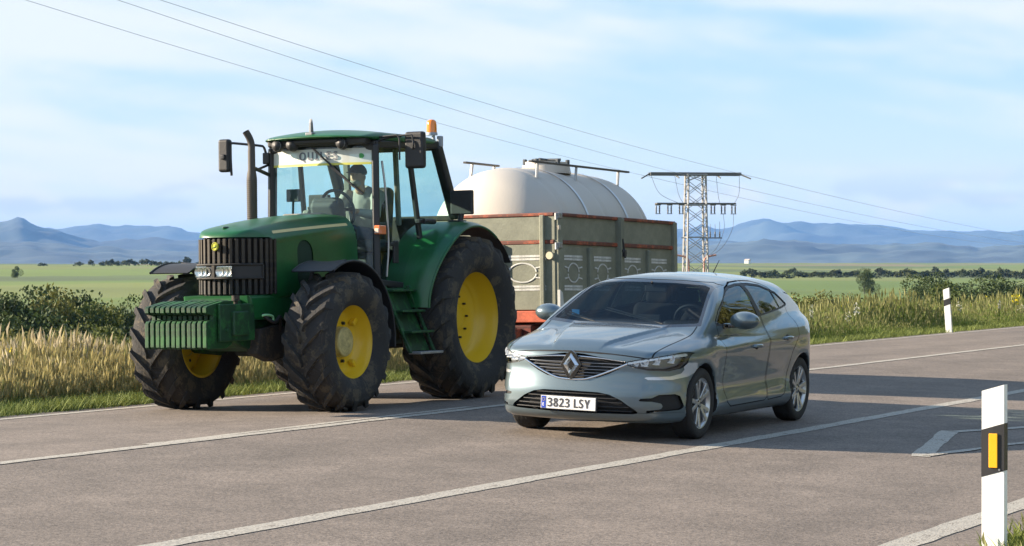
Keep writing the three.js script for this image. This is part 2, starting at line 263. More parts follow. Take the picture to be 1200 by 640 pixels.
// ------------------------------------------------------------------ smooth surfaces from distance fields, and cutting them into panels
function netMesh(f, lo, hi, cell, opts = {}) {
  const n = [0, 1, 2].map(i => Math.ceil((hi[i] - lo[i]) / cell) + 1), [nx, ny, nz] = n, val = new Float32Array(nx * ny * nz);
  const S = 5, far = S * cell * 1.9;                              // blocks far from the surface take their centre's value
  for (let K = 0; K < nz; K += S) for (let J = 0; J < ny; J += S) for (let I = 0; I < nx; I += S) {
    const c = f(lo[0] + (I + 2) * cell, lo[1] + (J + 2) * cell, lo[2] + (K + 2) * cell), skip = Math.abs(c) > far;
    for (let k = K; k < Math.min(K + S, nz); k++) for (let j = J; j < Math.min(J + S, ny); j++) for (let i = I; i < Math.min(I + S, nx); i++) val[i + nx * (j + ny * k)] = skip ? c : f(lo[0] + i * cell, lo[1] + j * cell, lo[2] + k * cell);
  }
  const at = (i, j, k) => i + nx * (j + ny * k), vert = new Int32Array((nx - 1) * (ny - 1) * (nz - 1)).fill(-1), ci = (i, j, k) => i + (nx - 1) * (j + (ny - 1) * k);
  const P = [], I = [], E = [[0, 1], [2, 3], [4, 5], [6, 7], [0, 2], [1, 3], [4, 6], [5, 7], [0, 4], [1, 5], [2, 6], [3, 7]];
  for (let k = 0; k < nz - 1; k++) for (let j = 0; j < ny - 1; j++) for (let i = 0; i < nx - 1; i++) {
    const c = [at(i, j, k), at(i + 1, j, k), at(i, j + 1, k), at(i + 1, j + 1, k), at(i, j, k + 1), at(i + 1, j, k + 1), at(i, j + 1, k + 1), at(i + 1, j + 1, k + 1)].map(a => val[a]);
    let neg = 0; for (const v of c) if (v < 0) neg++; if (!neg || neg === 8) continue;
    let x = 0, y = 0, z = 0, m = 0; for (const [a, b] of E) if ((c[a] < 0) !== (c[b] < 0)) { const t = c[a] / (c[a] - c[b]); x += lerp(a & 1, b & 1, t); y += lerp((a >> 1) & 1, (b >> 1) & 1, t); z += lerp(a >> 2, b >> 2, t); m++; }
    vert[ci(i, j, k)] = P.length / 3; P.push(lo[0] + (i + x / m) * cell, lo[1] + (j + y / m) * cell, lo[2] + (k + z / m) * cell);
  }
  const quad = (a, b, c, d, flip) => { if (a < 0 || b < 0 || c < 0 || d < 0) return; flip ? I.push(a, d, c, a, c, b) : I.push(a, b, c, a, c, d); };
  for (let k = 1; k < nz - 1; k++) for (let j = 1; j < ny - 1; j++) for (let i = 0; i < nx - 1; i++) { const a = val[at(i, j, k)], b = val[at(i + 1, j, k)]; if ((a < 0) !== (b < 0)) quad(vert[ci(i, j - 1, k - 1)], vert[ci(i, j, k - 1)], vert[ci(i, j, k)], vert[ci(i, j - 1, k)], a > 0); }
  for (let k = 1; k < nz - 1; k++) for (let j = 0; j < ny - 1; j++) for (let i = 1; i < nx - 1; i++) { const a = val[at(i, j, k)], b = val[at(i, j + 1, k)]; if ((a < 0) !== (b < 0)) quad(vert[ci(i - 1, j, k - 1)], vert[ci(i - 1, j, k)], vert[ci(i, j, k)], vert[ci(i, j, k - 1)], a > 0); }
  for (let k = 0; k < nz - 1; k++) for (let j = 1; j < ny - 1; j++) for (let i = 1; i < nx - 1; i++) { const a = val[at(i, j, k)], b = val[at(i, j, k + 1)]; if ((a < 0) !== (b < 0)) quad(vert[ci(i - 1, j - 1, k)], vert[ci(i, j - 1, k)], vert[ci(i, j, k)], vert[ci(i - 1, j, k)], a > 0); }
  const N = new Float32Array(P.length), h = opts.h || cell * .2;
  for (let s = 0; s < P.length; s += 3) {
    let gx, gy, gz, L;
    for (let it = 0; it < 3; it++) {
      const [x, y, z] = [P[s], P[s + 1], P[s + 2]]; gx = f(x + h, y, z) - f(x - h, y, z); gy = f(x, y + h, z) - f(x, y - h, z); gz = f(x, y, z + h) - f(x, y, z - h);
      L = Math.hypot(gx, gy, gz) || 1; gx /= L; gy /= L; gz /= L; if (it === 2) break;
      const d = clamp(f(x, y, z) / (L / (2 * h)), -cell * .7, cell * .7); P[s] -= gx * d; P[s + 1] -= gy * d; P[s + 2] -= gz * d;
    }
    N[s] = gx; N[s + 1] = gy; N[s + 2] = gz;
  }
  return { p: Float32Array.from(P), n: N, i: I };
}
function cut(m, fn) {                                          // [where fn < 0, where fn >= 0], cut along fn = 0
  const nv = m.p.length / 3, d = new Float32Array(nv), P = Array.from(m.p), N = Array.from(m.n), A = [], B = [], made = new Map();
  for (let i = 0; i < nv; i++) d[i] = fn(m.p[3 * i], m.p[3 * i + 1], m.p[3 * i + 2], m.n[3 * i], m.n[3 * i + 1], m.n[3 * i + 2]);
  const mid = (a, b) => { const key = a < b ? a * nv + b : b * nv + a; if (made.has(key)) return made.get(key); const t = d[a] / (d[a] - d[b]), k = P.length / 3; for (let c = 0; c < 3; c++) { P.push(lerp(m.p[3 * a + c], m.p[3 * b + c], t)); } let q = [0, 1, 2].map(c => lerp(m.n[3 * a + c], m.n[3 * b + c], t)); const L = Math.hypot(...q) || 1; N.push(q[0] / L, q[1] / L, q[2] / L); made.set(key, k); return k; };
  for (let t = 0; t < m.i.length; t += 3) {
    const v = [m.i[t], m.i[t + 1], m.i[t + 2]], s = v.map(a => d[a] < 0), c = s.filter(Boolean).length;
    if (c === 3) A.push(...v); else if (c === 0) B.push(...v); else {
      const want = c === 1, k = s.indexOf(want), a = v[k], b = v[(k + 1) % 3], e = v[(k + 2) % 3], ab = mid(a, b), ae = mid(a, e);
      (want ? A : B).push(a, ab, ae); (want ? B : A).push(ab, b, e, ab, e, ae);
    }
  }
  const pack = idx => { const map = new Map(), p = [], n = [], o = []; for (const q of idx) { let k = map.get(q); if (k === undefined) { k = p.length / 3; map.set(q, k); p.push(P[3 * q], P[3 * q + 1], P[3 * q + 2]); n.push(N[3 * q], N[3 * q + 1], N[3 * q + 2]); } o.push(k); } return { p: Float32Array.from(p), n: Float32Array.from(n), i: o }; };
  return [pack(A), pack(B)];
}
function offset(m, k) { const p = Float32Array.from(m.p); for (let i = 0; i < p.length; i++) p[i] += m.n[i] * k; return { p, n: m.n, i: m.i }; }
function asGeo(m, uvs = 1) { const g = new THREE.BufferGeometry(); g.setAttribute('position', new THREE.BufferAttribute(m.p, 3)); g.setAttribute('normal', new THREE.BufferAttribute(m.n, 3)); g.setIndex(m.i); return uvBox(g, uvs); }
function thick(m, k) {                                         // a shell with real thickness k inwards: outer, inner and rim
  const inner = offset(m, -k), nv = m.p.length / 3, edge = new Map();
  for (let t = 0; t < m.i.length; t += 3) for (let e = 0; e < 3; e++) { const a = m.i[t + e], b = m.i[t + (e + 1) % 3], r = b * nv + a; if (edge.has(r)) edge.delete(r); else edge.set(a * nv + b, [a, b]); }
  const p = [...m.p, ...inner.p], n = [...m.n, ...m.n.map(v => -v)], i = [...m.i]; for (let t = 0; t < m.i.length; t += 3) i.push(m.i[t] + nv, m.i[t + 2] + nv, m.i[t + 1] + nv);
  for (const [a, b] of edge.values()) i.push(b, a, a + nv, b, a + nv, b + nv);
  return { p: Float32Array.from(p), n: Float32Array.from(n), i };
}
function polyDist(poly) {                                      // signed distance to a polygon, negative inside
  const n = poly.length;
  return (x, y) => { let d = 1e9, ins = false; for (let i = 0, j = n - 1; i < n; j = i++) { const [ax, ay] = poly[j], [bx, by] = poly[i], ex = bx - ax, ey = by - ay, t = clamp(((x - ax) * ex + (y - ay) * ey) / (ex * ex + ey * ey || 1)); d = Math.min(d, Math.hypot(x - ax - t * ex, y - ay - t * ey)); if ((ay > y) !== (by > y) && x < (bx - ax) * (y - ay) / (by - ay) + ax) ins = !ins; } return ins ? -d : d; };
}
const smax = (a, b, k) => { const h = clamp(.5 + .5 * (a - b) / k); return lerp(b, a, h) + k * h * (1 - h); };
const smin = (a, b, k) => -smax(-a, -b, k);
const capsule = (p, a, b, r1, r2 = r1) => { const bx = b[0] - a[0], by = b[1] - a[1], bz = b[2] - a[2], x = p[0] - a[0], y = p[1] - a[1], z = p[2] - a[2], t = clamp((x * bx + y * by + z * bz) / (bx * bx + by * by + bz * bz || 1)); return Math.hypot(x - t * bx, y - t * by, z - t * bz) - lerp(r1, r2, t); };
const ellip = (p, c, r) => { const k = Math.hypot((p[0] - c[0]) / r[0], (p[1] - c[1]) / r[1], (p[2] - c[2]) / r[2]), q = Math.hypot((p[0] - c[0]) / r[0] ** 2, (p[1] - c[1]) / r[1] ** 2, (p[2] - c[2]) / r[2] ** 2); return q < 1e-6 ? -Math.min(...r) : k * (k - 1) / q; };

// ------------------------------------------------------------------ materials shared by the vehicles
const rubber = std([.030, .028, .027], .82, 0, { map: mottle, bumpMap: grain, bumpScale: .002 });
const blackPlastic = std([.022, .022, .024], .55, 0, { bumpMap: grain, bumpScale: .0008 });
const blackMetal = std([.028, .028, .03], .42, .2);
const steel = std([.42, .42, .43], .35, .9);
const galvanised = std([.45, .46, .47], .5, .7, { map: mottle });
const chrome = std([.75, .76, .78], .12, 1);
const clearGlass = phys([.93, .97, .96], .02, 0, { transmission: 1, thickness: 0, ior: 1.5 });
const skinTone = std([.42, .25, .17], .6);

// ------------------------------------------------------------------ people: one continuous skin per figure, clothes and hair as children
function figure(f, lo, hi, cell) { return asGeo(netMesh(f, lo, hi, cell, { h: .004 })); }
function seatedPerson(label, pos, o) {                          // local: faces -x, hip at the origin
  const g = thing('person', label, 'person', pos);
  const hipY = .0, chest = [-.02 + o.lean * .3, .36, 0], neck = [-.03 - o.lean * .2, .52, 0], head = [-.06 - o.lean * .3, .665, 0];
  const sh = z => [-.02 - o.lean * .1, .46, z * .19], el = z => [-.20, .24, z * .26], wr = z => [o.hand[0], o.hand[1], z * o.hand[2]], kn = z => [-.45, .06, z * .13], an = z => [-.52, -.36, z * .12];
  const skin = (x, y, z) => {
    const p = [x, y, z], a = Math.abs(z), s = Math.sign(z) || 1; let d = capsule(p, neck, [head[0] + .02, head[1] - .05, 0], .058, .055);
    d = smin(d, ellip(p, head, [.095, .118, .076]), .02); d = smin(d, ellip(p, [head[0] - .035, head[1] - .055, 0], [.058, .058, .05]), .02);
    d = smin(d, ellip(p, [head[0] - .098, head[1] - .012, 0], [.022, .026, .013]), .012); d = smin(d, ellip(p, [head[0] + .012, head[1] - .012, s * .077], [.022, .032, .012]), .006);
    d = smax(d, -ellip(p, [head[0] - .098, head[1] + .016, s * .030], [.018, .012, .016]), .012);
    d = smin(d, capsule(p, el(s), wr(s), .046, .030), .02); const w = wr(s); d = smin(d, ellip(p, [w[0] - .03, w[1] + .01, w[2]], [.045, .026, .042]), .02);
    for (let k = 0; k < 4; k++) { const b = [w[0] - .055, w[1] + .022 - k * .003, w[2] + s * (-.03 + k * .02)], e = [b[0] - .032, b[1] - .012, b[2]], t = [e[0] + .006, e[1] - .028, e[2]]; d = Math.min(d, capsule(p, b, e, .010, .009), capsule(p, e, t, .009, .008)); }
    d = Math.min(d, capsule(p, [w[0] - .01, w[1] + .012, w[2] - s * .036], [w[0] - .05, w[1] + .004, w[2] - s * .052], .012, .009));
    return d;
  };
  const shirt = (x, y, z) => { const p = [x, y, z], s = Math.sign(z) || 1; let d = smin(ellip(p, [0, .30, 0], [.125, .27, .185]), ellip(p, [.0, .08, 0], [.145, .15, .175]), .08); d = smin(d, capsule(p, [chest[0], .44, -.14], [chest[0], .44, .14], .085), .06); d = smin(d, capsule(p, sh(s), el(s), .066, .055), .03); d = smin(d, capsule(p, el(s), [lerp(el(s)[0], wr(s)[0], o.sleeve), lerp(el(s)[1], wr(s)[1], o.sleeve), lerp(el(s)[2], wr(s)[2], o.sleeve)], .055, .044), .025); return smax(d, ellip(p, [neck[0], .60, 0], [.085, .10, .08]) * -1, .01) + .004 * vn(x * 22, y * 18, z * 22); };
  const legs = (x, y, z) => { const p = [x, y, z], s = Math.sign(z) || 1; let d = smin(ellip(p, [.0, .0, 0], [.15, .11, .18]), capsule(p, [-.03, .02, s * .09], kn(s), .09, .066), .05); return smin(d, capsule(p, kn(s), an(s), .064, .048), .03); };
  part('body', figure(skin, [-.85, -.1, -.45], [.25, .82, .45], .0125), skinTone, g); part('shirt', figure(shirt, [-.6, -.12, -.42], [.25, .62, .42], .014), std(o.shirt, .9), g); part('trousers', figure(legs, [-.70, -.48, -.28], [.2, .16, .28], .016), std(o.trousers, .9), g);
  for (const z of [-1, 1]) part('shoe', new RoundedBoxGeometry(.27, .09, .095, 3, .04).translate(-.58, -.42, z * .12), std([.03, .025, .02], .7), g);
  const hc = (x, y, z) => { const p = [x, y, z]; let d = ellip(p, [head[0] + .012, head[1] + .022, 0], [.106, .112, .086]); d = smax(d, -(y - head[1] - .015 + .55 * Math.max(0, head[0] - .02 - x) * -1) , .012); return smax(d, -ellip(p, [head[0] - .09, head[1] - .03, 0], [.07, .08, .075]), .01); };
  if (o.cap) { part('cap', mg(new THREE.SphereGeometry(.112, 20, 10, 0, Math.PI * 2, 0, Math.PI * .5).scale(1, .95, .86).translate(head[0] + .006, head[1] + .032, 0), new THREE.CylinderGeometry(.085, .085, .008, 20).scale(1, 1, .82).translate(head[0] - .10, head[1] + .038, 0)), std(o.cap, .9), g); part('hair', figure(hc, [-.35, .5, -.14], [.12, .86, .14], .012), std(o.hair, .8), g); } else part('hair', figure(hc, [-.35, .5, -.14], [.12, .86, .14], .012), std(o.hair, .8), g);
  if (o.beard) part('beard', figure((x, y, z) => { const p = [x, y, z]; return smax(ellip(p, [head[0] - .045, head[1] - .072, 0], [.064, .058, .06]), -ellip(p, [head[0] - .10, head[1] - .035, 0], [.03, .02, .03]), .01); }, [-.3, .5, -.1], [.1, .7, .1], .010), std(o.beard, .95), g);
  return g;
}

// ------------------------------------------------------------------ agricultural tyre with chevron lugs; axle along z
function lugTyre(R, W, rimR, lugH, count, sweep) {
  const cr = R - lugH, sh = .46 * W, base = z => { const a = Math.abs(z) / (W / 2); return cr - .012 * a * a - (a > .84 ? (a - .84) * (a - .84) * W * 9 : 0); };
  const prof = [[rimR - .01, -W * .36], [rimR + .02, -W * .41], [lerp(rimR, cr, .25), -W * .475], [lerp(rimR, cr, .5), -W * .5], [lerp(rimR, cr, .75), -W * .49], [cr - .045, -sh], [base(.40 * W), -.40 * W], [base(.2 * W), -.2 * W], [base(0), 0]]; const full = [...prof, ...prof.slice(0, -1).reverse().map(([r, z]) => [r, -z])];
  const car = uvBox(lathZ(full, 72)); const lugs = [];
  const one = (sg, p0) => {
    const n = 7, ring = []; for (let i = 0; i <= n; i++) { const u = i / n, z = sg * (-.012 + u * (.5 * W + .006)), over = Math.max(0, u - .86) / .14, r0 = lerp(base(z), lerp(rimR, cr, .66), over * over * .8) - .012, phi = p0 - sweep * Math.pow(u, .9), hw = lerp(.026, .036, u) * R / .8, hgt = lugH + .012 - .010 * u + (u > .86 ? -.006 * over : 0), zz = sg * Math.min(Math.abs(z), .5 * W + .004); const at = (dr, dp) => { const rr = r0 + dr, pp = phi + dp / r0; return [rr * Math.cos(pp), rr * Math.sin(pp), zz + (dr > .02 ? sg * .004 * u : 0)]; }; ring.push([at(0, -hw * 1.35), at(hgt, -hw), at(hgt, hw), at(0, hw * 1.35)]); }
    const pos = [], q = (a, b, c, d) => pos.push(...a, ...b, ...c, ...a, ...c, ...d), Q = sg > 0 ? q : (a, b, c, d) => q(d, c, b, a);
    for (let i = 0; i < n; i++) for (let k = 0; k < 3; k++) Q(ring[i][k], ring[i][k + 1], ring[i + 1][k + 1], ring[i + 1][k]);
    Q(ring[0][3], ring[0][2], ring[0][1], ring[0][0]); Q(ring[n][0], ring[n][1], ring[n][2], ring[n][3]);
    const g = new THREE.BufferGeometry(); g.setAttribute('position', new THREE.Float32BufferAttribute(pos, 3)); g.computeVertexNormals(); return uvBox(g);
  };
  for (let k = 0; k < count; k++) { const a = k / count * Math.PI * 2; lugs.push(one(1, a), one(-1, a + Math.PI / count)); }
  return mg(car, lugs);
}

// ------------------------------------------------------------------ green tractor. local axes: +x from nose to tail with the front axle at 0, z from far to near side
const TRX = 20.174, TRZ = -13.36;
const tractor = thing('tractor', 'large green farm tractor with yellow wheels and front weights', 'tractor', [TRX, roadY(TRZ), TRZ]);
tractor.rotation.x = -CROSS_FAR;
{
  const T = tractor;
  const green = phys([.010, .105, .028], .36, 0, { clearcoat: .25, clearcoatRoughness: .3, map: faint }), greenDull = std([.014, .112, .036], .62, 0, { map: dusty }), greenDark = greenDull;
  const yellow = phys([.70, .45, .010], .42, 0, { clearcoat: .2 }), hubCream = std([.62, .52, .22], .55, 0, { map: mottle });
  const dusk = std([.10, .088, .075], .85, 0, { map: dusty, bumpMap: grain, bumpScale: .003 });
  const tyreMat = std([.080, .077, .075], .88, 0, { map: dusty, bumpMap: grain, bumpScale: .004 });
  const cabGlass = phys([.74, .92, .90], .02, 0, { transmission: 1, thickness: 0, ior: 1.5 });
  const greyBar = std([.042, .039, .036], .7, 0, { map: dusty });
  // wheels
  const rearTyre = lugTyre(.895, .62, .505, .052, 20, .40), frontTyre = lugTyre(.705, .52, .375, .048, 18, .43);
  const rearRim = lathZ([[.47, -.22], [.525, -.235], [.50, -.18], [.46, -.12], [.455, .02], [.475, .10], [.492, .19], [.52, .222], [.528, .234], [.514, .238], [.498, .215], [.485, .15], [.462, .10], [.448, .03], [.41, .01], [.395, -.01], [.385, -.03], [.32, -.045], [.26, -.055], [.19, -.06], [.165, -.06], [.15, -.06], [.13, -.06], [.001, -.06]], 64);
  const frontRim = lathZ([[.35, -.19], [.392, -.20], [.37, -.15], [.335, -.09], [.33, .03], [.345, .10], [.362, .165], [.388, .185], [.394, .196], [.382, .199], [.366, .18], [.352, .12], [.33, .075], [.315, .03], [.28, .01], [.23, -.005], [.19, .0], [.17, .012], [.001, .014]], 56);
  for (const [x, tg, rg, R, z, rear] of [[0, frontTyre, frontRim, .705, .915, 0], [2.62, rearTyre, rearRim, .895, .865, 1]]) for (const sg of [1, -1]) {
    const w = new THREE.Group(); w.name = 'wheel'; w.position.set(x, R - .012, sg * z); w.rotation.order = 'YXZ'; if (sg < 0) { w.rotation.y = Math.PI; } w.rotation.z = (rear ? .05 : .13) + (sg < 0 ? .2 : 0); T.add(w);
    const tg2 = sg < 0 ? tg.clone().applyMatrix4(new THREE.Matrix4().makeRotationY(Math.PI)) : tg;      // the chevrons of both sides point the same way
    part('tyre', tg2, tyreMat, w); part('rim', rg, yellow, w);
    if (rear) { part('hub', lathZ([[.15, -.12], [.15, -.03], [.135, -.015], [.05, -.01], [.001, -.01]], 32), yellow, w); for (let k = 0; k < 10; k++) { const a = k / 10 * Math.PI * 2; part('wheel_bolt', new THREE.CylinderGeometry(.012, .013, .03, 6).rotateX(Math.PI / 2).translate(.235 * Math.cos(a), .235 * Math.sin(a), -.035), blackMetal, w); } }
    else { part('hub', lathZ([[.155, .0], [.15, .085], [.138, .10], [.06, .108], [.001, .108]], 36), hubCream, w); for (let k = 0; k < 8; k++) { const a = k / 8 * Math.PI * 2 + .2; part('wheel_bolt', new THREE.CylinderGeometry(.016, .018, .035, 6).rotateX(Math.PI / 2).translate(.205 * Math.cos(a), .205 * Math.sin(a), .012), blackMetal, w); }
      for (let k = 0; k < 4; k++) { const a = k / 4 * Math.PI * 2 + .6; part('rim_lug', box(.09, .05, .06, 0, 0, 0, .012).translate(.30, 0, .05).rotateZ(a), yellow, w); } }
  }
  // chassis, engine block, front axle
  part('engine_block', mg(box2([-.45, .62, -.26], [1.1, 1.22, .26], .03), box2([-.2, .55, -.2], [2.7, .95, .2], .04), box2([.1, .9, -.34], [.9, 1.15, .34], .05), rod([.2, .72, .30], [.75, .72, .30], .09, .09, 20), box2([-.3, 1.1, -.36], [1.05, 1.2, .36], .02)), std([.018, .03, .02], .7, 0, { map: dusty }), T);
  part('front_axle', mg(bar([0, .72, -.62], [0, .72, .62], .20, .17, .03), rod([0, .70, .5], [0, .70, .80], .15, .13, 24), rod([0, .70, -.5], [0, .70, -.80], .15, .13, 24), rod([.18, .66, -.6], [.18, .66, .6], .03), box2([-.18, .58, -.2], [.16, .86, .2], .05), bar([-.05, .62, .42], [.05, .92, .58], .14, .14, .03), bar([-.05, .62, -.42], [.05, .92, -.58], .14, .14, .03)), greenDark, T);
  part('front_support', mg(extrude([[-1.02, .80], [-1.02, 1.05], [-.80, 1.12], [-.35, 1.15], [.0, 1.10], [.0, .80], [-.25, .70], [-.5, .63], [-.75, .68]], .52, .02).translate(0, 0, -.26), box2([-.9, 1.0, -.30], [-.3, 1.13, .30], .03)), greenDull, T);
  part('mud_skirt', extrude([[-.62, .60], [-.55, .82], [-.20, .86], [-.02, .78], [-.08, .56], [-.35, .52]], .10, .015).translate(0, 0, .26), dusk, T);
  part('rear_axle', mg(rod([2.62, .89, -.8], [2.62, .89, .8], .14, .14, 24), box2([2.0, .6, -.28], [2.95, 1.15, .28], .06), box2([2.9, .55, -.12], [3.5, .63, .12], .01)), greenDark, T);
  for (const z of [.36, -.36]) part('hydraulic_hose', pipe([[-.6, 1.02, z], [-.45, .9, z * 1.25], [-.3, .95, z * 1.2], [-.2, .8, z]], .018, 24, 8), z > 0 ? rubber : rubber, T);
  part('towing_hook', pipe([[-.62, .93, .31], [-.56, .97, .40], [-.44, .96, .43], [-.42, .90, .43]], .013, 20, 8), std([.30, .62, .30], .5), T);
  // bonnet
  const topC = curve([[-.9, 1.66], [-.80, 1.76], [-.72, 1.80], [-.6, 1.845], [-.3, 1.90], [0, 1.94], [.5, 1.985], [1.2, 2.01]]);
  const planC = curve([[-.78, .34], [-.5, .40], [-.2, .432], [.3, .452], [1.2, .47]]), botC = curve([[-.8, 1.12], [-.3, 1.13], [.2, 1.20], [.7, 1.22], [1.2, 1.22]]);
  const nose = (a, y) => -.775 + .40 * Math.pow(a / .44, 2.9) + .05 * Math.max(0, y - 1.66) * 2 + .035 * (1.45 - y) * .2;
  const bonnetF = (s, y, t) => { const a = Math.abs(t), w = planC(s) - .02 * ((y - 1.45) / .3) ** 2 + .012 * sstep(.05, 0, Math.abs(y - (1.72 + .11 * (s + .4)))); const dS = a - w, dT = y - topC(s) + .05 * (a / .4) ** 2 + .09 * Math.max(0, (a - .28) / .16) ** 2, dF = (nose(a, y) - s) * .8; let d = smax(smax(dS, dT, .09), dF, .05); return Math.max(smax(d, botC(s) - y, .02), s - 1.16); };
  let bm = netMesh(bonnetF, [-.86, 1.06, -.54], [1.2, 2.06, .54], .018, { h: .005 });
  const tk = fn => { const [i, o] = cut(bm, fn); bm = o; return i; };
  const rr = (x0, x1, y0, y1, r) => (x, y) => { const qx = Math.abs(x - (x0 + x1) / 2) - (x1 - x0) / 2 + r, qy = Math.abs(y - (y0 + y1) / 2) - (y1 - y0) / 2 + r; return Math.hypot(Math.max(qx, 0), Math.max(qy, 0)) + Math.min(Math.max(qx, qy), 0) - r; };
  const grF = rr(-1.6, -.335, 1.165, 1.745, .10), grille = tk((s, y) => grF(s, y));
  part('grille_screen', asGeo(offset(grille, -.045)), std([.014, .013, .012], .9), T);
  const vF = rr(.02, .30, 1.24, 1.72, .13); for (const sg of [1, -1]) { const v = tk((s, y, t) => Math.max(vF(s, y), .2 - sg * t)); part('side_vent', asGeo(offset(v, -.012)), std([.008, .03, .014], .8), T); }
  const stF = (s, y, t) => Math.max(Math.abs(y - (1.79 + .085 * (s + .4) - .01 * (s + .4) ** 2)) - .014, -.34 - s, .15 - Math.abs(t), s - 1.05); const st = tk(stF); for (const sg of [1, -1]) part('bonnet_stripe', asGeo(offset(cut(st, (s, y, t) => -sg * t)[0], .001)), std([.62, .52, .25], .5), T);
  part('bonnet', asGeo(bm), green, T);
  part('bonnet_badge', new THREE.SphereGeometry(1, 16, 8).scale(.05, .012, .03).translate(-.60, 1.845, .0), std([.02, .05, .03], .4), T);
  // bars of the grille: follow the rounded nose
  const nosePts = []; { let a = 0, prev = V(nose(0, 1.45), 0, 0); const path = [[prev.x, 0]]; for (a = .002; a < .452; a += .002) { const s = Math.min(nose(a, 1.45), -.30); const ww = planC(s); if (a > ww) break; path.push([s, a]); } let last = path[path.length - 1]; for (let s = last[0]; s < -.34; s += .004) path.push([s, planC(s)]); let acc = .029, L = 0; for (let k = 1; k < path.length; k++) { L += Math.hypot(path[k][0] - path[k - 1][0], path[k][1] - path[k - 1][1]); if (L > acc) { const d = Math.atan2(path[k][1] - path[k - 1][1], path[k][0] - path[k - 1][0]); nosePts.push([path[k][0], path[k][1], d]); acc += .064; } } }
  for (const [x, z, d] of nosePts) for (const sg of [1, -1]) { const n = [-Math.sin(d), Math.cos(d) * sg]; part('grille_bar', box(.034, .552, .026, 0, 0, 0, .006).rotateY(-d * sg).translate(x + n[0] * -.012, 1.455, sg * z + n[1] * -.012), greyBar, T); }
  function band(y, r, out, a0, a1, mat, name, parent) { const pts = []; for (let k = 0; k <= 40; k++) { const a = lerp(a0, a1, k / 40), q = Math.abs(a); pts.push([nose(Math.min(q, .42), 1.45) - out, y, a]); } return part(name, pipe(pts, r, 60, 8), mat, parent); }
  const lampFrame = band(1.475, .011, .022, -.40, .385, greyBar, 'lamp_frame', T); band(1.340, .011, .022, -.40, .385, greyBar, 'lamp_frame', T); part('lamp_frame', rod([nose(.385, 1.45) - .022, 1.34, .385], [nose(.385, 1.45) - .022, 1.475, .385], .011), greyBar, T); part('lamp_frame', box(.03, .13, .035, -.79, 1.407, -.02, .004), greyBar, T);
  part('lamp_backing', grid(24, 2, (u, v) => { const a = lerp(-.38, .38, u); return [nose(Math.abs(a), 1.45) - .012, lerp(1.34, 1.475, v), a]; }), std([.02, .02, .02], .6), T);
  for (const z of [-.155, .105]) { const x = nose(Math.abs(z), 1.45) - .024, hl = part('headlight', box(.016, .112, .185, x - .006, 1.407, z, .008), phys([.95, .97, 1], .04, 0, { transmission: 1, thickness: 0, ior: 1.5 }), T); part('lamp_reflector', mg(box(.004, .104, .176, x + .004, 1.407, z, .001), ...[-.05, .0, .05].map(q => lathX([[.001, .0], [.03, -.004], [.045, -.014]], 16).translate(x + .002, 1.407, z + q))), std([.80, .78, .70], .22, .9), hl); }
  { const e = part('nose_badge', new THREE.CylinderGeometry(.038, .038, .012, 32).rotateZ(Math.PI / 2).scale(1, 1.1, 1).translate(-.795, 1.655, 0), std([.75, .66, .04], .45), T); part('badge_figure', mg(pipe([[-.803, 1.640, -.018], [-.803, 1.650, -.005], [-.803, 1.652, .008], [-.803, 1.665, .016]], .004, 16, 6), pipe([[-.803, 1.640, .014], [-.803, 1.652, .008]], .003, 6, 6), pipe([[-.803, 1.665, .016], [-.803, 1.676, .006]], .003, 6, 6), new THREE.TorusGeometry(.032, .0025, 6, 32).rotateY(Math.PI / 2).scale(1, 1.1, 1).translate(-.802, 1.655, 0)), std([.01, .10, .03], .5), e); }
  part('chin_panel', mg(extrude([[-.72, .96], [-.76, 1.14], [-.2, 1.15], [.25, 1.20], [.25, 1.02], [-.1, .95]], .74, .03).translate(0, 0, -.37)), green, T);
  part('side_frame', mg(box2([.2, 1.0, -.42], [1.1, 1.22, .42], .03)), greenDark, T);
  // front weights: twelve suitcase plates on a carrier
  const wp = extrude([[-1.46, .665], [-1.475, .68], [-1.475, .905], [-1.455, .925], [-1.36, .935], [-1.36, .985], [-1.455, 1.0], [-1.475, 1.015], [-1.475, 1.055], [-1.455, 1.07], [-1.18, 1.115], [-1.02, 1.115], [-1.0, .96], [-1.0, .76], [-1.06, .70], [-1.15, .665]], .034, .005, [[[-1.26, .97], [-1.16, .985], [-1.16, 1.04], [-1.26, 1.03]]]).translate(0, 0, -.017);
  for (let k = 0; k < 12; k++) part('front_weight', wp, k % 3 === 1 ? greenDull : std([.016, .104 + .012 * (k % 4), .034], .55, 0, { map: dusty }), T).position.set(.004 * ((k * 7) % 3), .002 * ((k * 5) % 3), -.335 + k * .061);
  part('weight_carrier', mg(box2([-1.12, .78, -.44], [-.85, 1.02, .44], .02), rod([-1.20, .84, -.42], [-1.20, .84, .42], .018), box2([-1.30, .73, .365], [-.70, 1.09, .40], .01)), greenDull, T);
  part('carrier_pin', mg(rod([-.93, 1.12, .33], [-.93, 1.17, .33], .04, .04, 16), rod([-.93, .90, .33], [-.93, 1.15, .33], .02)), dusk, T);
  // front mudguards
  const guard = (cx, cy, R, a0, a1, z0, z1, mat, name, th = .012) => { const n = 28, ring = (r) => (u, v) => { const a = lerp(a0, a1, u); return [cx + r * Math.cos(a), cy + r * Math.sin(a), lerp(z0, z1, v)]; }; const lip = pipe(Array.from({ length: 20 }, (_, k) => { const a = lerp(a0, a1, k / 19); return [cx + R * Math.cos(a), cy + R * Math.sin(a), z1]; }), th * 1.3, 60, 6), lip2 = pipe(Array.from({ length: 20 }, (_, k) => { const a = lerp(a0, a1, k / 19); return [cx + R * Math.cos(a), cy + R * Math.sin(a), z0]; }), th, 60, 6); return part(name, mg(grid(n, 6, ring(R)), grid(n, 6, ring(R - th)), lip, lip2), mat, T); };
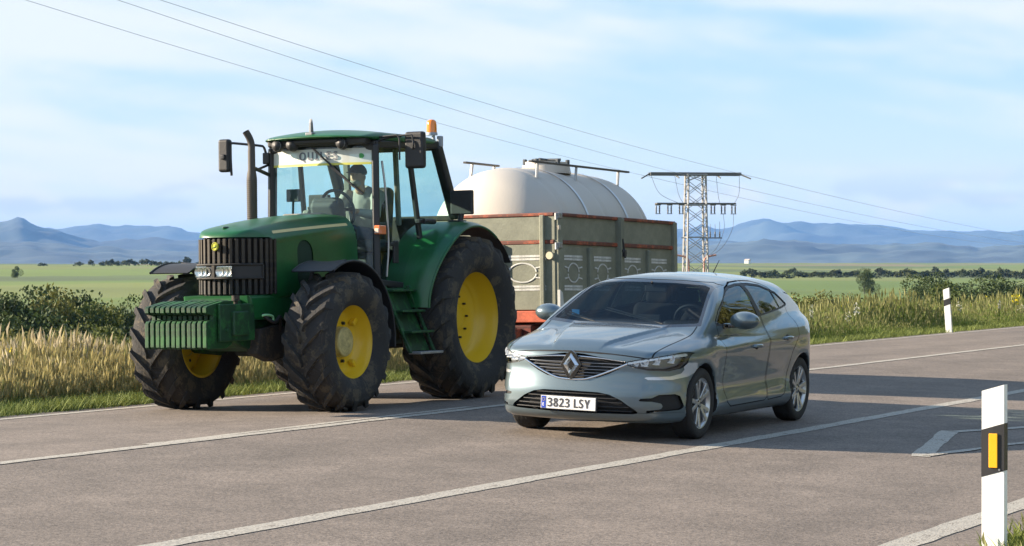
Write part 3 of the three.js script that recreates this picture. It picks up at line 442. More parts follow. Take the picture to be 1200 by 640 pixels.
  for (const sg of [1, -1]) { guard(.02, .70, .80, Math.PI * .66, -.10, sg * .62, sg * 1.10, blackPlastic, 'front_mudguard', .01); part('mudguard_stay', mg(rod([.05, .9, sg * .45], [.05, 1.47, sg * .62], .022), rod([.05, 1.46, sg * .58], [.05, 1.50, sg * 1.0], .018)), blackMetal, T); }
  // cab frame
  const P = { A0: [1.22, 1.28, .655], A1: [1.24, 2.66, .64], B0: [2.06, 1.52, .73], B1: [1.84, 2.68, .69], C0: [2.86, 1.98, .70], C1: [2.46, 2.70, .69] }, mz = p => [p[0], p[1], -p[2]];
  const frameMat = std([.020, .021, .023], .45, 0, { bumpMap: grain, bumpScale: .0006 });
  for (const q of [p => p, mz]) { part('cab_pillar', bar(q(P.A0), q(P.A1), .075, .09, .02), frameMat, T); part('cab_pillar', bar(q(P.B0), q(P.B1), .05, .055, .012), frameMat, T); part('cab_pillar', bar(q(P.C0), q(P.C1), .12, .10, .03), frameMat, T); part('door_sill', mg(bar(q([1.22, 1.28, .655]), q([1.70, 1.24, .69]), .06, .07, .015), bar(q([1.70, 1.24, .69]), q([2.07, 1.54, .725]), .05, .05, .012)), frameMat, T); }
  part('cab_beam', mg(bar([1.24, 2.65, -.66], [1.24, 2.65, .66], .08, .10, .02), bar([2.46, 2.68, -.70], [2.46, 2.68, .70], .08, .08, .02), bar([2.84, 1.98, -.68], [2.84, 1.98, .68], .06, .06, .015), bar([1.22, 2.66, .645], [2.48, 2.70, .695], .07, .08, .02), bar([1.22, 2.66, -.645], [2.48, 2.70, -.695], .07, .08, .02)), frameMat, T);
  part('firewall', mg(box2([1.16, 1.22, -.64], [1.22, 1.62, -.42], .02), box2([1.16, 1.22, .42], [1.22, 1.32, .64], .02), box2([1.165, 1.20, -.44], [1.20, 1.85, .44], .015)), std([.03, .034, .036], .7), T);
  part('cab_floor', box2([1.20, 1.16, -.64], [2.6, 1.24, .64], .02), std([.03, .03, .03], .8), T);
  part('rear_bulkhead', box2([2.46, 1.24, -.50], [2.58, 1.98, .50], .03), std([.03, .03, .032], .8), T);
  // cab roof
  const roofF = (s, y, t) => { const a = Math.abs(t), w = .675 + .055 * sstep(1.1, 2.0, s) - .08 * Math.max(0, (1.25 - s) / .3) ** 2 - .05 * Math.max(0, (s - 2.3) / .3) ** 2; const top = 2.835 - .055 * (a / .7) ** 2 - .09 * Math.max(0, (1.4 - s) / .45) ** 2 - .05 * Math.max(0, (s - 2.1) / .5) ** 2, bot = 2.70 + .035 * Math.max(0, (1.3 - s) / .35); return smax(smax(smax(a - w, y - top, .06), bot - y, .02), smax(.96 + .14 * a * a - s, s - 2.60 + .05 * a * a, .03), .04); };
  part('cab_roof', asGeo(netMesh(roofF, [.90, 2.64, -.80], [2.66, 2.9, .80], .018)), green, T);
  part('roof_visor', mg(box2([1.08, 2.655, -.61], [1.30, 2.735, .61], .025), box2([1.04, 2.675, -.26], [1.16, 2.725, .30], .02)), std([.03, .028, .027], .6), T);
  const lensMat = phys([.85, .86, .84], .08, 0, { clearcoat: 1 });
  for (const z of [-.47, .33, -.29]) { const wl = part('work_light', lathX([[.001, .05], [.05, .04], [.062, .0], [.066, -.03], [.058, -.035]], 28).rotateZ(Math.PI).translate(1.075, 2.672, z), blackPlastic, T); part('lens', lathX([[.001, -.008], [.04, -.004], [.055, .004]], 28).translate(1.045, 2.672, z), z === -.29 ? blackPlastic : lensMat, wl); }
  part('roof_fin', mg(extrude([[0, 0], [.05, 0], [.034, .11], [.02, .15], [.006, .11]], .02, .004).translate(1.06, 2.79, -.06), box(.12, .05, .09, 1.09, 2.775, -.05, .012), rod([1.09, 2.75, -.11], [1.11, 2.75, .02], .02)), std([.22, .23, .24], .5, .5), T);
  { const b = part('beacon', lathe([[.001, .15], [.03, .147], [.05, .13], [.056, .09], [.058, .02], [.058, 0]], 28).translate(2.42, 2.83, .66), phys([.85, .22, .005], .18, 0, { clearcoat: 1 }), T); part('beacon_base', mg(new THREE.CylinderGeometry(.062, .066, .03, 28).translate(2.42, 2.822, .66), rod([2.42, 2.66, .70], [2.42, 2.80, .68], .018), box(.05, .12, .06, 2.48, 2.74, .73, .012)), std([.30, .33, .36], .5), b); }
  // glazing
  const pane = (name, pts, th = .005, mat = cabGlass, parent = T) => { const g = new THREE.BufferGeometry(), pos = []; for (let k = 1; k < pts.length - 1; k++) pos.push(...pts[0], ...pts[k], ...pts[k + 1]); g.setAttribute('position', new THREE.Float32BufferAttribute(pos, 3)); g.computeVertexNormals(); return part(name, plain(g), mat, parent); };
  const wsX = (t, y) => 1.13 + .085 * (t / .64) ** 2 + .02 * (y - 1.9);
  part('windscreen', grid(24, 8, (u, v) => { const t = lerp(-.63, .63, u), y0 = lerp(Math.abs(t) > .46 ? 1.33 : 1.33, 2.64, v), lo = 1.33; return [wsX(t, y0), Math.max(y0, lo), t]; }), cabGlass, T);
  for (const sg of [1, -1]) { pane('door_glass', [[1.26, 1.31, sg * .668], [1.69, 1.275, sg * .698], [2.04, 1.545, sg * .73], [1.855, 2.64, sg * .692], [1.27, 2.62, sg * .65]]); pane('quarter_glass', [[2.09, 1.60, sg * .73], [2.82, 1.98, sg * .705], [2.46, 2.64, sg * .69], [1.90, 2.64, sg * .692]]); }
  pane('rear_glass', [[2.87, 2.0, -.64], [2.87, 2.0, .64], [2.50, 2.64, .64], [2.50, 2.64, -.64]]);
  { // name strip along the top of the windscreen
    const strip = part('sun_strip', grid(24, 2, (u, v) => { const t = lerp(-.61, .61, u), y = lerp(2.475, 2.625, v); return [wsX(t, y) - .006, y, t]; }), phys([.74, .76, .70], .5, 0, { transmission: .25, thickness: 0 }), T);
    part('strip_edge', grid(24, 1, (u, v) => { const t = lerp(-.61, .61, u), y = lerp(2.468, 2.490, v); return [wsX(t, y) - .008, y, t]; }), std([.62, .60, .12], .5), strip);
    const font = await new FontLoader().loadAsync('fonts/droid/droid_sans_bold.typeface.json'); let z = -.24; const gs = []; for (const ch of 'QUILES') { const g = new TextGeometry(ch, { font, size: .078, depth: .002, curveSegments: 5, bevelEnabled: false }); g.computeBoundingBox(); const w = (g.boundingBox.max.x - g.boundingBox.min.x) * 1.22; g.translate(-g.boundingBox.min.x, 0, 0).scale(1.22, 1, 1).rotateY(-Math.PI / 2).translate(wsX(z + w / 2, 2.5) - .010, 2.522, z); gs.push(g); z += w + .022; } part('strip_lettering', mg(gs), std([.16, .17, .19], .6), strip);
    part('strip_logo', new THREE.CylinderGeometry(.03, .03, .003, 24).rotateZ(Math.PI / 2).scale(1, .8, 1.2).translate(wsX(.5, 2.55) - .009, 2.55, .5), std([.05, .30, .08], .5), strip); }
  part('wiper', mg(rod([1.11, 2.64, -.06], [1.13, 2.28, .42], .010), rod([1.115, 2.46, .16], [1.15, 2.19, .54], .012)), blackMetal, T);
  part('door_bar', pipe([[1.29, 2.5, .69], [1.31, 2.2, .72], [1.34, 1.7, .73], [1.33, 1.34, .71]], .012, 30, 8), steel, T);
  part('door_handle', mg(box2([1.32, 1.66, .70], [1.52, 1.70, .73], .008), box2([1.46, 1.48, .70], [1.56, 1.72, .73], .012)), blackPlastic, T);
  { const l = part('side_marker', box(.14, .095, .07, 1.20, 1.83, .715, .012), phys([.75, .20, .07], .25, 0, { clearcoat: .6 }), T); part('marker_lens', box(.012, .05, .05, 1.126, 1.82, .715, .008), std([.80, .62, .50], .3), l); }
  // steps, tank, battery box
  { const l = part('step_ladder', mg(bar([1.16, 1.24, .78], [1.18, .54, 1.08], .05, .025, .006), bar([1.64, 1.24, .78], [1.68, .54, 1.08], .05, .025, .006), grid(1, 1, (u, v) => [lerp(1.17, 1.64, u) + .02 * v, lerp(1.22, .56, v), lerp(.74, 1.03, v)])), greenDull, T); for (let k = 0; k < 4; k++) { const v = k / 3.0 * .96 + .04; part('step', box(.48, .026, .15, 1.41 + .02 * v, lerp(1.22, .54, v), lerp(.80, 1.12, v), .006), k === 3 ? galvanised : greenDull, l); } }
  part('fuel_tank', mg(box2([.52, .58, .40], [1.10, 1.22, .78], .08)), std([.016, .017, .018], .6, 0, { map: dusty }), T); part('battery_box', box2([.55, .6, -.78], [1.6, 1.2, -.40], .08), blackPlastic, T);
  for (const sg of [1, -1]) part('cab_skirt', box2([1.15, 1.08, sg * .30], [1.85, 1.20, sg * .66], .03), frameMat, T);
  // rear fenders
  for (const sg of [1, -1]) {
    const zi = .50, zo = 1.13, R = u => 1.0 + .05 * Math.sin(u * Math.PI), ang = u => lerp(Math.PI * .965, Math.PI * .36, u), X = (u, r) => [2.62 + r * Math.cos(ang(u)), .90 + r * Math.sin(ang(u))];
    const outer = grid(36, 10, (u, v) => { const r = R(u) - .05 * sstep(.8, 1, v) * sstep(.8, 1, v); const [x, y] = X(u, r); return [x, y, sg * lerp(zi, lerp(1.02, zo, sstep(0, .5, u)), v)]; }), under = grid(36, 10, (u, v) => { const [x, y] = X(u, R(u) - .018 - .05 * sstep(.8, 1, v) ** 2); return [x, y, sg * lerp(zi, lerp(1.015, zo - .005, sstep(0, .5, u)), v)]; });
    const edge = pipe(Array.from({ length: 24 }, (_, k) => { const u = k / 23, [x, y] = X(u, R(u) - .055); return [x, y, sg * lerp(1.02, zo, sstep(0, .5, u))]; }), .014, 80, 8);
    const fe = part('rear_fender', mg(outer, edge), green, T); part('fender_liner', under, blackPlastic, fe); part('fender_side', grid(36, 3, (u, v) => { const [x, y] = X(u, R(u) - .02); return [x, lerp(y, Math.max(1.22, y - .6), v), sg * zi]; }), frameMat, fe);
    part('fender_extension', grid(14, 4, (u, v) => { const a = lerp(Math.PI * .37, Math.PI * .20, u), r = .985; return [2.62 + r * Math.cos(a), .90 + r * Math.sin(a), sg * lerp(.78, 1.10, v)]; }), blackPlastic, fe);
    const tl = part('tail_lamp', mg(box(.06, .24, .27, 2.62, 2.13, sg * .92, .015)), blackPlastic, T); part('lamp_stalk', mg(rod([2.60, 1.92, sg * .90], [2.62, 2.04, sg * .92], .032, .026), box(.16, .05, .16, 2.58, 1.925, sg * .88, .015)), blackPlastic, tl); part('red_lens', box(.02, .16, .10, 2.655, 2.13, sg * .90, .008), phys([.4, .01, .01], .2, 0, { clearcoat: 1 }), tl);
    part('fender_hinge', mg(box(.22, .05, .06, 2.02, 1.93, sg * .76, .012), rod([1.98, 1.93, sg * .80], [2.2, 1.93, sg * .80], .03)), blackMetal, T);
  }
  // exhaust and mirrors
  part('exhaust_stack', mg(lathe([[.044, 1.35], [.044, 1.9], [.053, 1.92], [.055, 2.36], [.050, 2.40], [.040, 2.44], [.039, 2.62]], 28).translate(.86, 0, -.66), pipe([[.86, 2.60, -.66], [.86, 2.68, -.66], [.84, 2.75, -.67], [.80, 2.82, -.69]], .038, 16, 16), ...Array.from({ length: 22 }, (_, k) => new THREE.TorusGeometry(.055, .004, 6, 28).rotateX(Math.PI / 2).translate(.86, 1.94 + k * .019, -.66))), std([.085, .075, .068], .7, .2, { map: faint }), T);
  part('exhaust_bracket', mg(rod([.86, 2.42, -.66], [1.22, 2.50, -.68], .012), rod([.86, 2.46, -.64], [1.20, 2.40, -.66], .018)), blackMetal, T);
  for (const sg of [1, -1]) {
    const zz = sg > 0 ? 1.06 : -1.12, y = 2.60, x = sg > 0 ? 1.36 : 1.04, mi = part('door_mirror', box(.09, sg > 0 ? .36 : .33, sg > 0 ? .225 : .14, x, y, zz, .03), blackPlastic, T);
    part('mirror_face', box(.006, .29, sg > 0 ? .18 : .11, x + .047, y, zz, .002), chrome, mi);
    part('mirror_arm', sg > 0 ? mg(pipe([[1.26, 2.68, .64], [1.28, 2.72, .74], [1.30, 2.74, .90], [1.31, 2.73, .92]], .016, 24, 8), pipe([[1.27, 2.73, .62], [1.25, 2.745, .90], [1.25, 2.70, .93], [1.25, 2.50, .93]], .010, 30, 8, .1), pipe([[1.29, 2.74, .88], [1.28, 2.74, 1.06], [1.28, 2.64, 1.08], [1.31, 2.60, 1.06]], .010, 24, 8, .2)) : mg(pipe([[1.20, 2.55, -.68], [1.18, 2.68, -.72], [1.10, 2.70, -.84], [1.03, 2.72, -1.02], [1.03, 2.70, -1.05], [1.04, 2.4, -1.04]], .014, 40, 8, .15), box(.06, .11, .08, 1.20, 2.56, -.69, .012), box(.04, .05, .05, .99, 2.58, -1.11, .012)), blackMetal, mi);
  }
  // cab furniture
  const cabDark = std([.055, .058, .06], .7), cabPale = std([.22, .215, .19], .7);
  part('console', mg(rot(box(.22, .42, .34, 0, 0, 0, .06), 0, 0, .25).translate(1.34, 1.95, 0), box(.14, .55, .20, 1.34, 1.55, 0, .04), rot(box(.10, .14, .34, 0, 0, 0, .04), 0, 0, .4).translate(1.30, 2.10, 0)), cabDark, T);
  part('steering_wheel', mg(new THREE.TorusGeometry(.20, .016, 10, 40), box(.38, .03, .02), box(.03, .2, .02, 0, -.1, 0), new THREE.CylinderGeometry(.05, .05, .04, 20).rotateX(Math.PI / 2)).rotateY(-Math.PI / 2).rotateZ(-.95 + 1.57 - .2).translate(1.52, 2.06, 0), cabDark, T);
  part('driver_seat', mg(box(.48, .14, .50, 1.98, 1.68, 0, .06), rot(box(.14, .62, .48, 0, 0, 0, .06), 0, 0, -.12).translate(2.25, 1.98, 0), box(.30, .30, .36, 2.0, 1.45, 0, .05), box(.34, .06, .07, 1.98, 1.90, .27, .02), box(.34, .06, .07, 1.98, 1.90, -.27, .02)), cabDark, T);
  part('control_panel', mg(box(.55, .42, .16, 1.95, 1.70, -.52, .05), box(.12, .16, .10, 1.72, 1.99, -.50, .03), rod([1.75, 1.9, -.5], [1.72, 2.1, -.5], .015)), cabPale, T);
  part('cab_console_pale', box(.3, .10, .5, 1.22, 1.97, -.18, .03), cabPale, T);
  part('monitor', mg(box(.05, .12, .16, 1.30, 2.20, -.42, .01), rod([1.32, 1.9, -.45], [1.31, 2.16, -.43], .012)), cabDark, T);
  part('inner_post', mg(bar([2.30, 1.9, .30], [2.24, 2.66, .30], .05, .05, .01), bar([2.36, 1.9, -.36], [2.28, 2.66, -.36], .07, .05, .01)), cabPale, T);
  // the cab stands a little taller than its drawing: stretch what lies above the waistline
  T.children.forEach(c => c.name !== 'wheel' && c.traverse(o => { if (!o.isMesh) return; o.geometry.computeBoundingBox(); if (o.geometry.boundingBox.max.y < 2.1) return; const p = o.geometry.attributes.position; for (let i = 0; i < p.count; i++) { const y = p.getY(i); if (y > 2.02) p.setY(i, y + .075 * clamp((y - 2.02) / .62)); } }));
}
seatedPerson('bearded person in a pale shirt and dark cap driving the tractor', [TRX + 2.02, roadY(TRZ) + 1.77, TRZ], { lean: .25, hand: [-.40, .27, .15], sleeve: .9, shirt: [.30, .29, .27], trousers: [.035, .05, .09], cap: [.05, .05, .055], hair: [.10, .09, .08], beard: [.30, .27, .24] });

// ------------------------------------------------------------------ olive tipping trailer behind the tractor, and the white tank standing in it
const TLX = 25.02, TLZ = -13.45;
const trailer = thing('farm_trailer', 'olive green farm trailer with rusty red rails and white painted ornaments', 'trailer', [TLX, roadY(TLZ), TLZ]);
trailer.rotation.x = -CROSS_FAR * 1.5; trailer.rotation.z = -.016;
{
  const T = trailer, L = 3.48, hw = 1.05, olive = std([.235, .243, .182], .6, 0, { map: faint, bumpMap: grain, bumpScale: .0012 }), oliveDark = std([.20, .212, .162], .6, 0, { map: faint }), red = std([.34, .095, .058], .6, 0, { map: dusty }), redDark = std([.16, .028, .020], .75, 0, { map: dusty }), white = std([.70, .70, .66], .65, 0, { map: mottle });
  const Y0 = .92, Y1 = 1.70, Y2 = 2.04, E = .035;
  // walls: lower and upper boards
  part('front_panel', box2([-E, Y0, -hw], [0, Y1, hw], .006), olive, T); part('front_panel', box2([-E, Y1 + .045, -hw], [0, Y2, hw], .006), olive, T);
  part('rear_panel', box2([L - E, Y0, -hw + .05], [L, Y1, hw - .05], .006), olive, T); part('rear_panel', box2([L - E, Y1 + .045, -hw + .05], [L, Y2, hw - .05], .006), olive, T);
  for (const sg of [1, -1]) { part('side_panel', box2([0, Y0, sg * hw], [L / 2 - .04, Y1, sg * (hw - E)], .006), olive, T); part('side_panel', box2([L / 2 + .04, Y0, sg * hw], [L, Y1, sg * (hw - E)], .006), olive, T); part('side_panel', box2([0, Y1 + .045, sg * hw], [L / 2 - .04, Y2, sg * (hw - E)], .006), olive, T); part('side_panel', box2([L / 2 + .04, Y1 + .045, sg * hw], [L, Y2, sg * (hw - E)], .006), olive, T); }
  // rails
  for (const [y, h, d] of [[Y2 + .008, .042, .07], [Y1 + .022, .05, .06]]) { for (const sg of [1, -1]) { part('rail', box(L / 2 - .02, h, d, L / 4, y, sg * (hw - .005), .012), red, T); part('rail', box(L / 2 - .02, h, d, L * .75, y, sg * (hw - .005), .012), red, T); } part('rail', box(d, h, 2 * hw - .02, -.012, y, 0, .012), red, T); part('rail', box(d, h, 2 * hw - .1, L + .002, y, 0, .012), red, T); }
  // posts and stiffeners
  for (const sg of [1, -1]) { for (const [x, w] of [[.02, .11], [L - .06, .10]]) part('corner_post', box(w, Y2 - Y0 + .03, .07, x + .01, (Y0 + Y2) / 2, sg * (hw + .012), .012), olive, T); part('middle_post', box(.15, Y2 - Y0 + .04, .075, L / 2, (Y0 + Y2) / 2, sg * (hw + .016), .012), oliveDark, T); part('post_channel', box(.035, Y2 - Y0 + .05, .05, L / 2 - .055, (Y0 + Y2) / 2, sg * (hw + .048), .006), oliveDark, T);
    for (const x of [L * .25, L * .75]) part('stiffener', box(.085, Y1 - Y0 - .02, .055, x, (Y0 + Y1) / 2 - .02, sg * (hw + .018), .014), oliveDark, T);
    part('latch', mg(box(.06, .09, .05, L / 2 + .02, Y1 - .08, sg * (hw + .07), .01), rod([L / 2, Y1 + .1, sg * (hw + .06)], [L / 2 + .03, Y1 - .14, sg * (hw + .08)], .012), rod([L / 2 - .05, Y1 - .05, sg * (hw + .075)], [L / 2 + .07, Y1 - .08, sg * (hw + .075)], .014)), blackMetal, T);
    for (const y of [Y2 - .01, Y1 - .02]) part('hinge', mg(box(.10, .07, .06, .01, y, sg * (hw + .03), .012), rod([-.05, y + .03, sg * (hw + .03)], [-.05, y - .05, sg * (hw + .03)], .022)), dusty ? galvanised : steel, T); part('hinge', box(.05, .06, .05, .0, Y2 - .15, sg * (hw + .03), .01), std([.45, .40, .32], .7), T);
    part('side_lamp', new THREE.CylinderGeometry(.045, .045, .04, 20).rotateZ(Math.PI / 2).translate(-.05, Y1 - .14, sg * (hw - .06)), std([.62, .56, .40], .45), T); }
  for (const z of [-.35, .35]) part('front_rib', box(.05, Y1 - Y0, .07, -.05, (Y0 + Y1) / 2, z, .012), olive, T);
  part('front_rib', box(.045, Y2 - Y0, .06, -.05, (Y0 + Y2) / 2, hw - .16, .012), olive, T);
  // painted ornaments: double bars above and below a ring with four small tails
  const orn = (w, h) => { const gs = [], ex = w * .30, ey = h * .27, arc = (a0, a1) => pipe(Array.from({ length: 12 }, (_, k) => { const a = lerp(a0, a1, k / 11); return [ex * Math.cos(a), ey * Math.sin(a), 0]; }), .011, 24, 6); for (const s of [1, -1]) { gs.push(box(w, .026, .004, 0, s * h * .47, 0, 0), box(w, .026, .004, 0, s * h * .385, 0, 0)); gs.push(arc(s > 0 ? .12 : Math.PI + .12, s > 0 ? Math.PI - .12 : Math.PI * 2 - .12)); for (const q of [1, -1]) gs.push(rod([s * ex * .92, q * ey * .5, 0], [s * w * .47, q * ey * .62, 0], .010, .012, 6)); } return mg(gs).scale(1, 1, .35); };
  const so = orn(.50, .42), fo = orn(.62, .42), yo = Y0 + .44;
  for (const x of [.45, 1.27, 2.15, 2.97]) for (const sg of [1, -1]) part('ornament', so, white, T).position.set(x, yo, sg * (hw + .004));
  for (const z of [-.70, 0, .62]) { const o = part('ornament', fo, white, T); o.rotation.y = -Math.PI / 2; o.position.set(-E - .004, yo, z); }
  // chassis
  part('bed_rail', box2([-.06, Y0 - .15, -hw], [.03, Y0 - .01, hw - .06], .012), std([.62, .13, .06], .55, 0, { map: mottle }), T);
  for (const sg of [1, -1]) { part('bed_rail', box2([.04, Y0 - .14, sg * hw], [L, Y0 - .012, sg * (hw - .08)], .012), redDark, T); part('chassis_beam', box2([-.3, .58, sg * .42], [L - .1, .76, sg * .30], .012), redDark, T); part('corner_plate', extrude([[-.03, .78], [.10, .78], [.03, 1.12], [-.03, 1.15]], .03, .004).translate(0, 0, sg > 0 ? hw + .03 : -hw - .06), std([.55, .55, .52], .5), T); }
  part('bed_floor', box2([-.02, Y0 - .06, -hw + .04], [L - .02, Y0 - .005, hw - .04], .01), redDark, T);
  part('cross_member', mg(...[.15, 1.0, 1.9, 2.8, 3.4].map(x => box(.10, .10, 1.9, x, .80, 0, .01)), box(.14, .16, 1.5, .0, .66, 0, .02)), redDark, T);
  part('drawbar', mg(bar([-.3, .66, .34], [-1.55, .60, .05], .10, .12, .012), bar([-.3, .66, -.34], [-1.55, .60, -.05], .10, .12, .012), new THREE.TorusGeometry(.07, .025, 10, 24).rotateX(Math.PI / 2).translate(-1.66, .58, 0)), redDark, T);
  part('front_box', mg(box2([-.25, .44, .30], [-.05, .70, .62], .02), rod([-.20, .2, .1], [-.20, .75, .1], .04)), red, T);
  part('axle', mg(bar([2.15, .42, -.85], [2.15, .42, .85], .11, .11, .01), ...[-.36, .36].map(z => box(.9, .08, .08, 2.15, .53, z, .02))), redDark, T);
  const tp = [[.22, -.13], [.25, -.155], [.34, -.165], [.40, -.15], [.43, -.11], [.435, 0], [.43, .11], [.40, .15], [.34, .165], [.25, .155], [.22, .13]], tg = uvBox(mg(lathZ(tp, 48), ...Array.from({ length: 36 }, (_, k) => [-.07, .07].map(z => box(.03, .016, .11, .437, 0, z, .003).rotateZ(k / 36 * Math.PI * 2 + (z > 0 ? .08 : 0))))));
  for (const sg of [1, -1]) { const w = new THREE.Group(); w.name = 'wheel'; w.position.set(2.15, .435, sg * .86); if (sg < 0) w.rotation.y = Math.PI; T.add(w); part('tyre', tg, rubber, w); part('rim', lathZ([[.23, .14], [.235, .15], [.2, .12], [.19, .05], [.12, .06], [.09, .10], [.001, .11]], 36), redDark, w); }
}
const tank = thing('water_tank', 'white domed fibreglass tank standing in the olive trailer', 'tank', [TLX + .01, roadY(TLZ) + .94, TLZ]);
tank.rotation.z = -.014;
{
  const shell = std([.52, .475, .415], .5, 0, { bumpMap: grain, bumpScale: .001 }), R = .91, cy = .82, L = 3.46;
  const f = (x, y, z) => { const a = Math.hypot((y - cy) * 1.0, z * .97) - R; const end = Math.abs(x - L / 2) - L / 2; const q = Math.abs(x - L / 2) - (L / 2 - .72); const dome = q > 0 ? (Math.pow(Math.pow(q / .72, 2.5) + Math.pow(Math.hypot(y - cy, z * .97) / R, 2.5), .4) - 1) * R : a; let d = q > 0 ? Math.max(dome * .8, a) : a; for (const s of [1.12, 2.28]) d -= .018 * Math.exp(-(((x - s) / .06) ** 2)); for (const s of [.56, 1.70, 2.86]) d += .012 * Math.exp(-(((x - s) / .05) ** 2)); return Math.max(d, .02 - y); };
  part('shell', asGeo(netMesh(f, [-.06, 0, -1.0], [L + .06, 1.80, 1.0], .045)), shell, tank);
  for (const s of [1.12, 2.28]) part('steel_strap', mg(grid(40, 1, (u, v) => { const a = lerp(-.1, Math.PI + .1, u), r = R + .024; return [s + (v - .5) * .055, cy + r * Math.sin(a), r * Math.cos(a) / .97]; })), std([.55, .57, .60], .35, .6), tank);
  const hatch = part('hatch', mg(new THREE.CylinderGeometry(.30, .32, .10, 36).translate(1.75, 1.755, 0), new THREE.CylinderGeometry(.27, .27, .05, 36).translate(1.75, 1.825, 0)), shell, tank); part('hatch_clamp', mg(...[0, 1, 2, 3, 4, 5].map(k => box(.06, .07, .04, 1.75 + .27 * Math.cos(k * 1.047), 1.85, .27 * Math.sin(k * 1.047), .01)), rod([1.55, 1.88, 0], [1.95, 1.88, 0], .018), rod([1.75, 1.88, -.2], [1.75, 1.88, .2], .018)), std([.07, .08, .09], .6), hatch);
  for (const sg of [1, -1]) { const z = sg * .45, ra = part('walk_rail', mg(bar([.42, 1.79, z], [sg > 0 ? 3.25 : 1.3, 1.79, z], .05, .025, .006)), std([.10, .095, .09], .5, .4), tank); for (const x of sg > 0 ? [.62, 1.70, 2.95] : [.62, 1.2]) part('rail_stay', bar([x - .05, cy + Math.sqrt(R * R - z * z * .94) - .03 - (x < .72 ? .06 : x > 2.7 ? .06 : 0), z * 1.02], [x, 1.79, z], .03, .03, .006), std([.45, .45, .44], .5, .5), ra); }
}

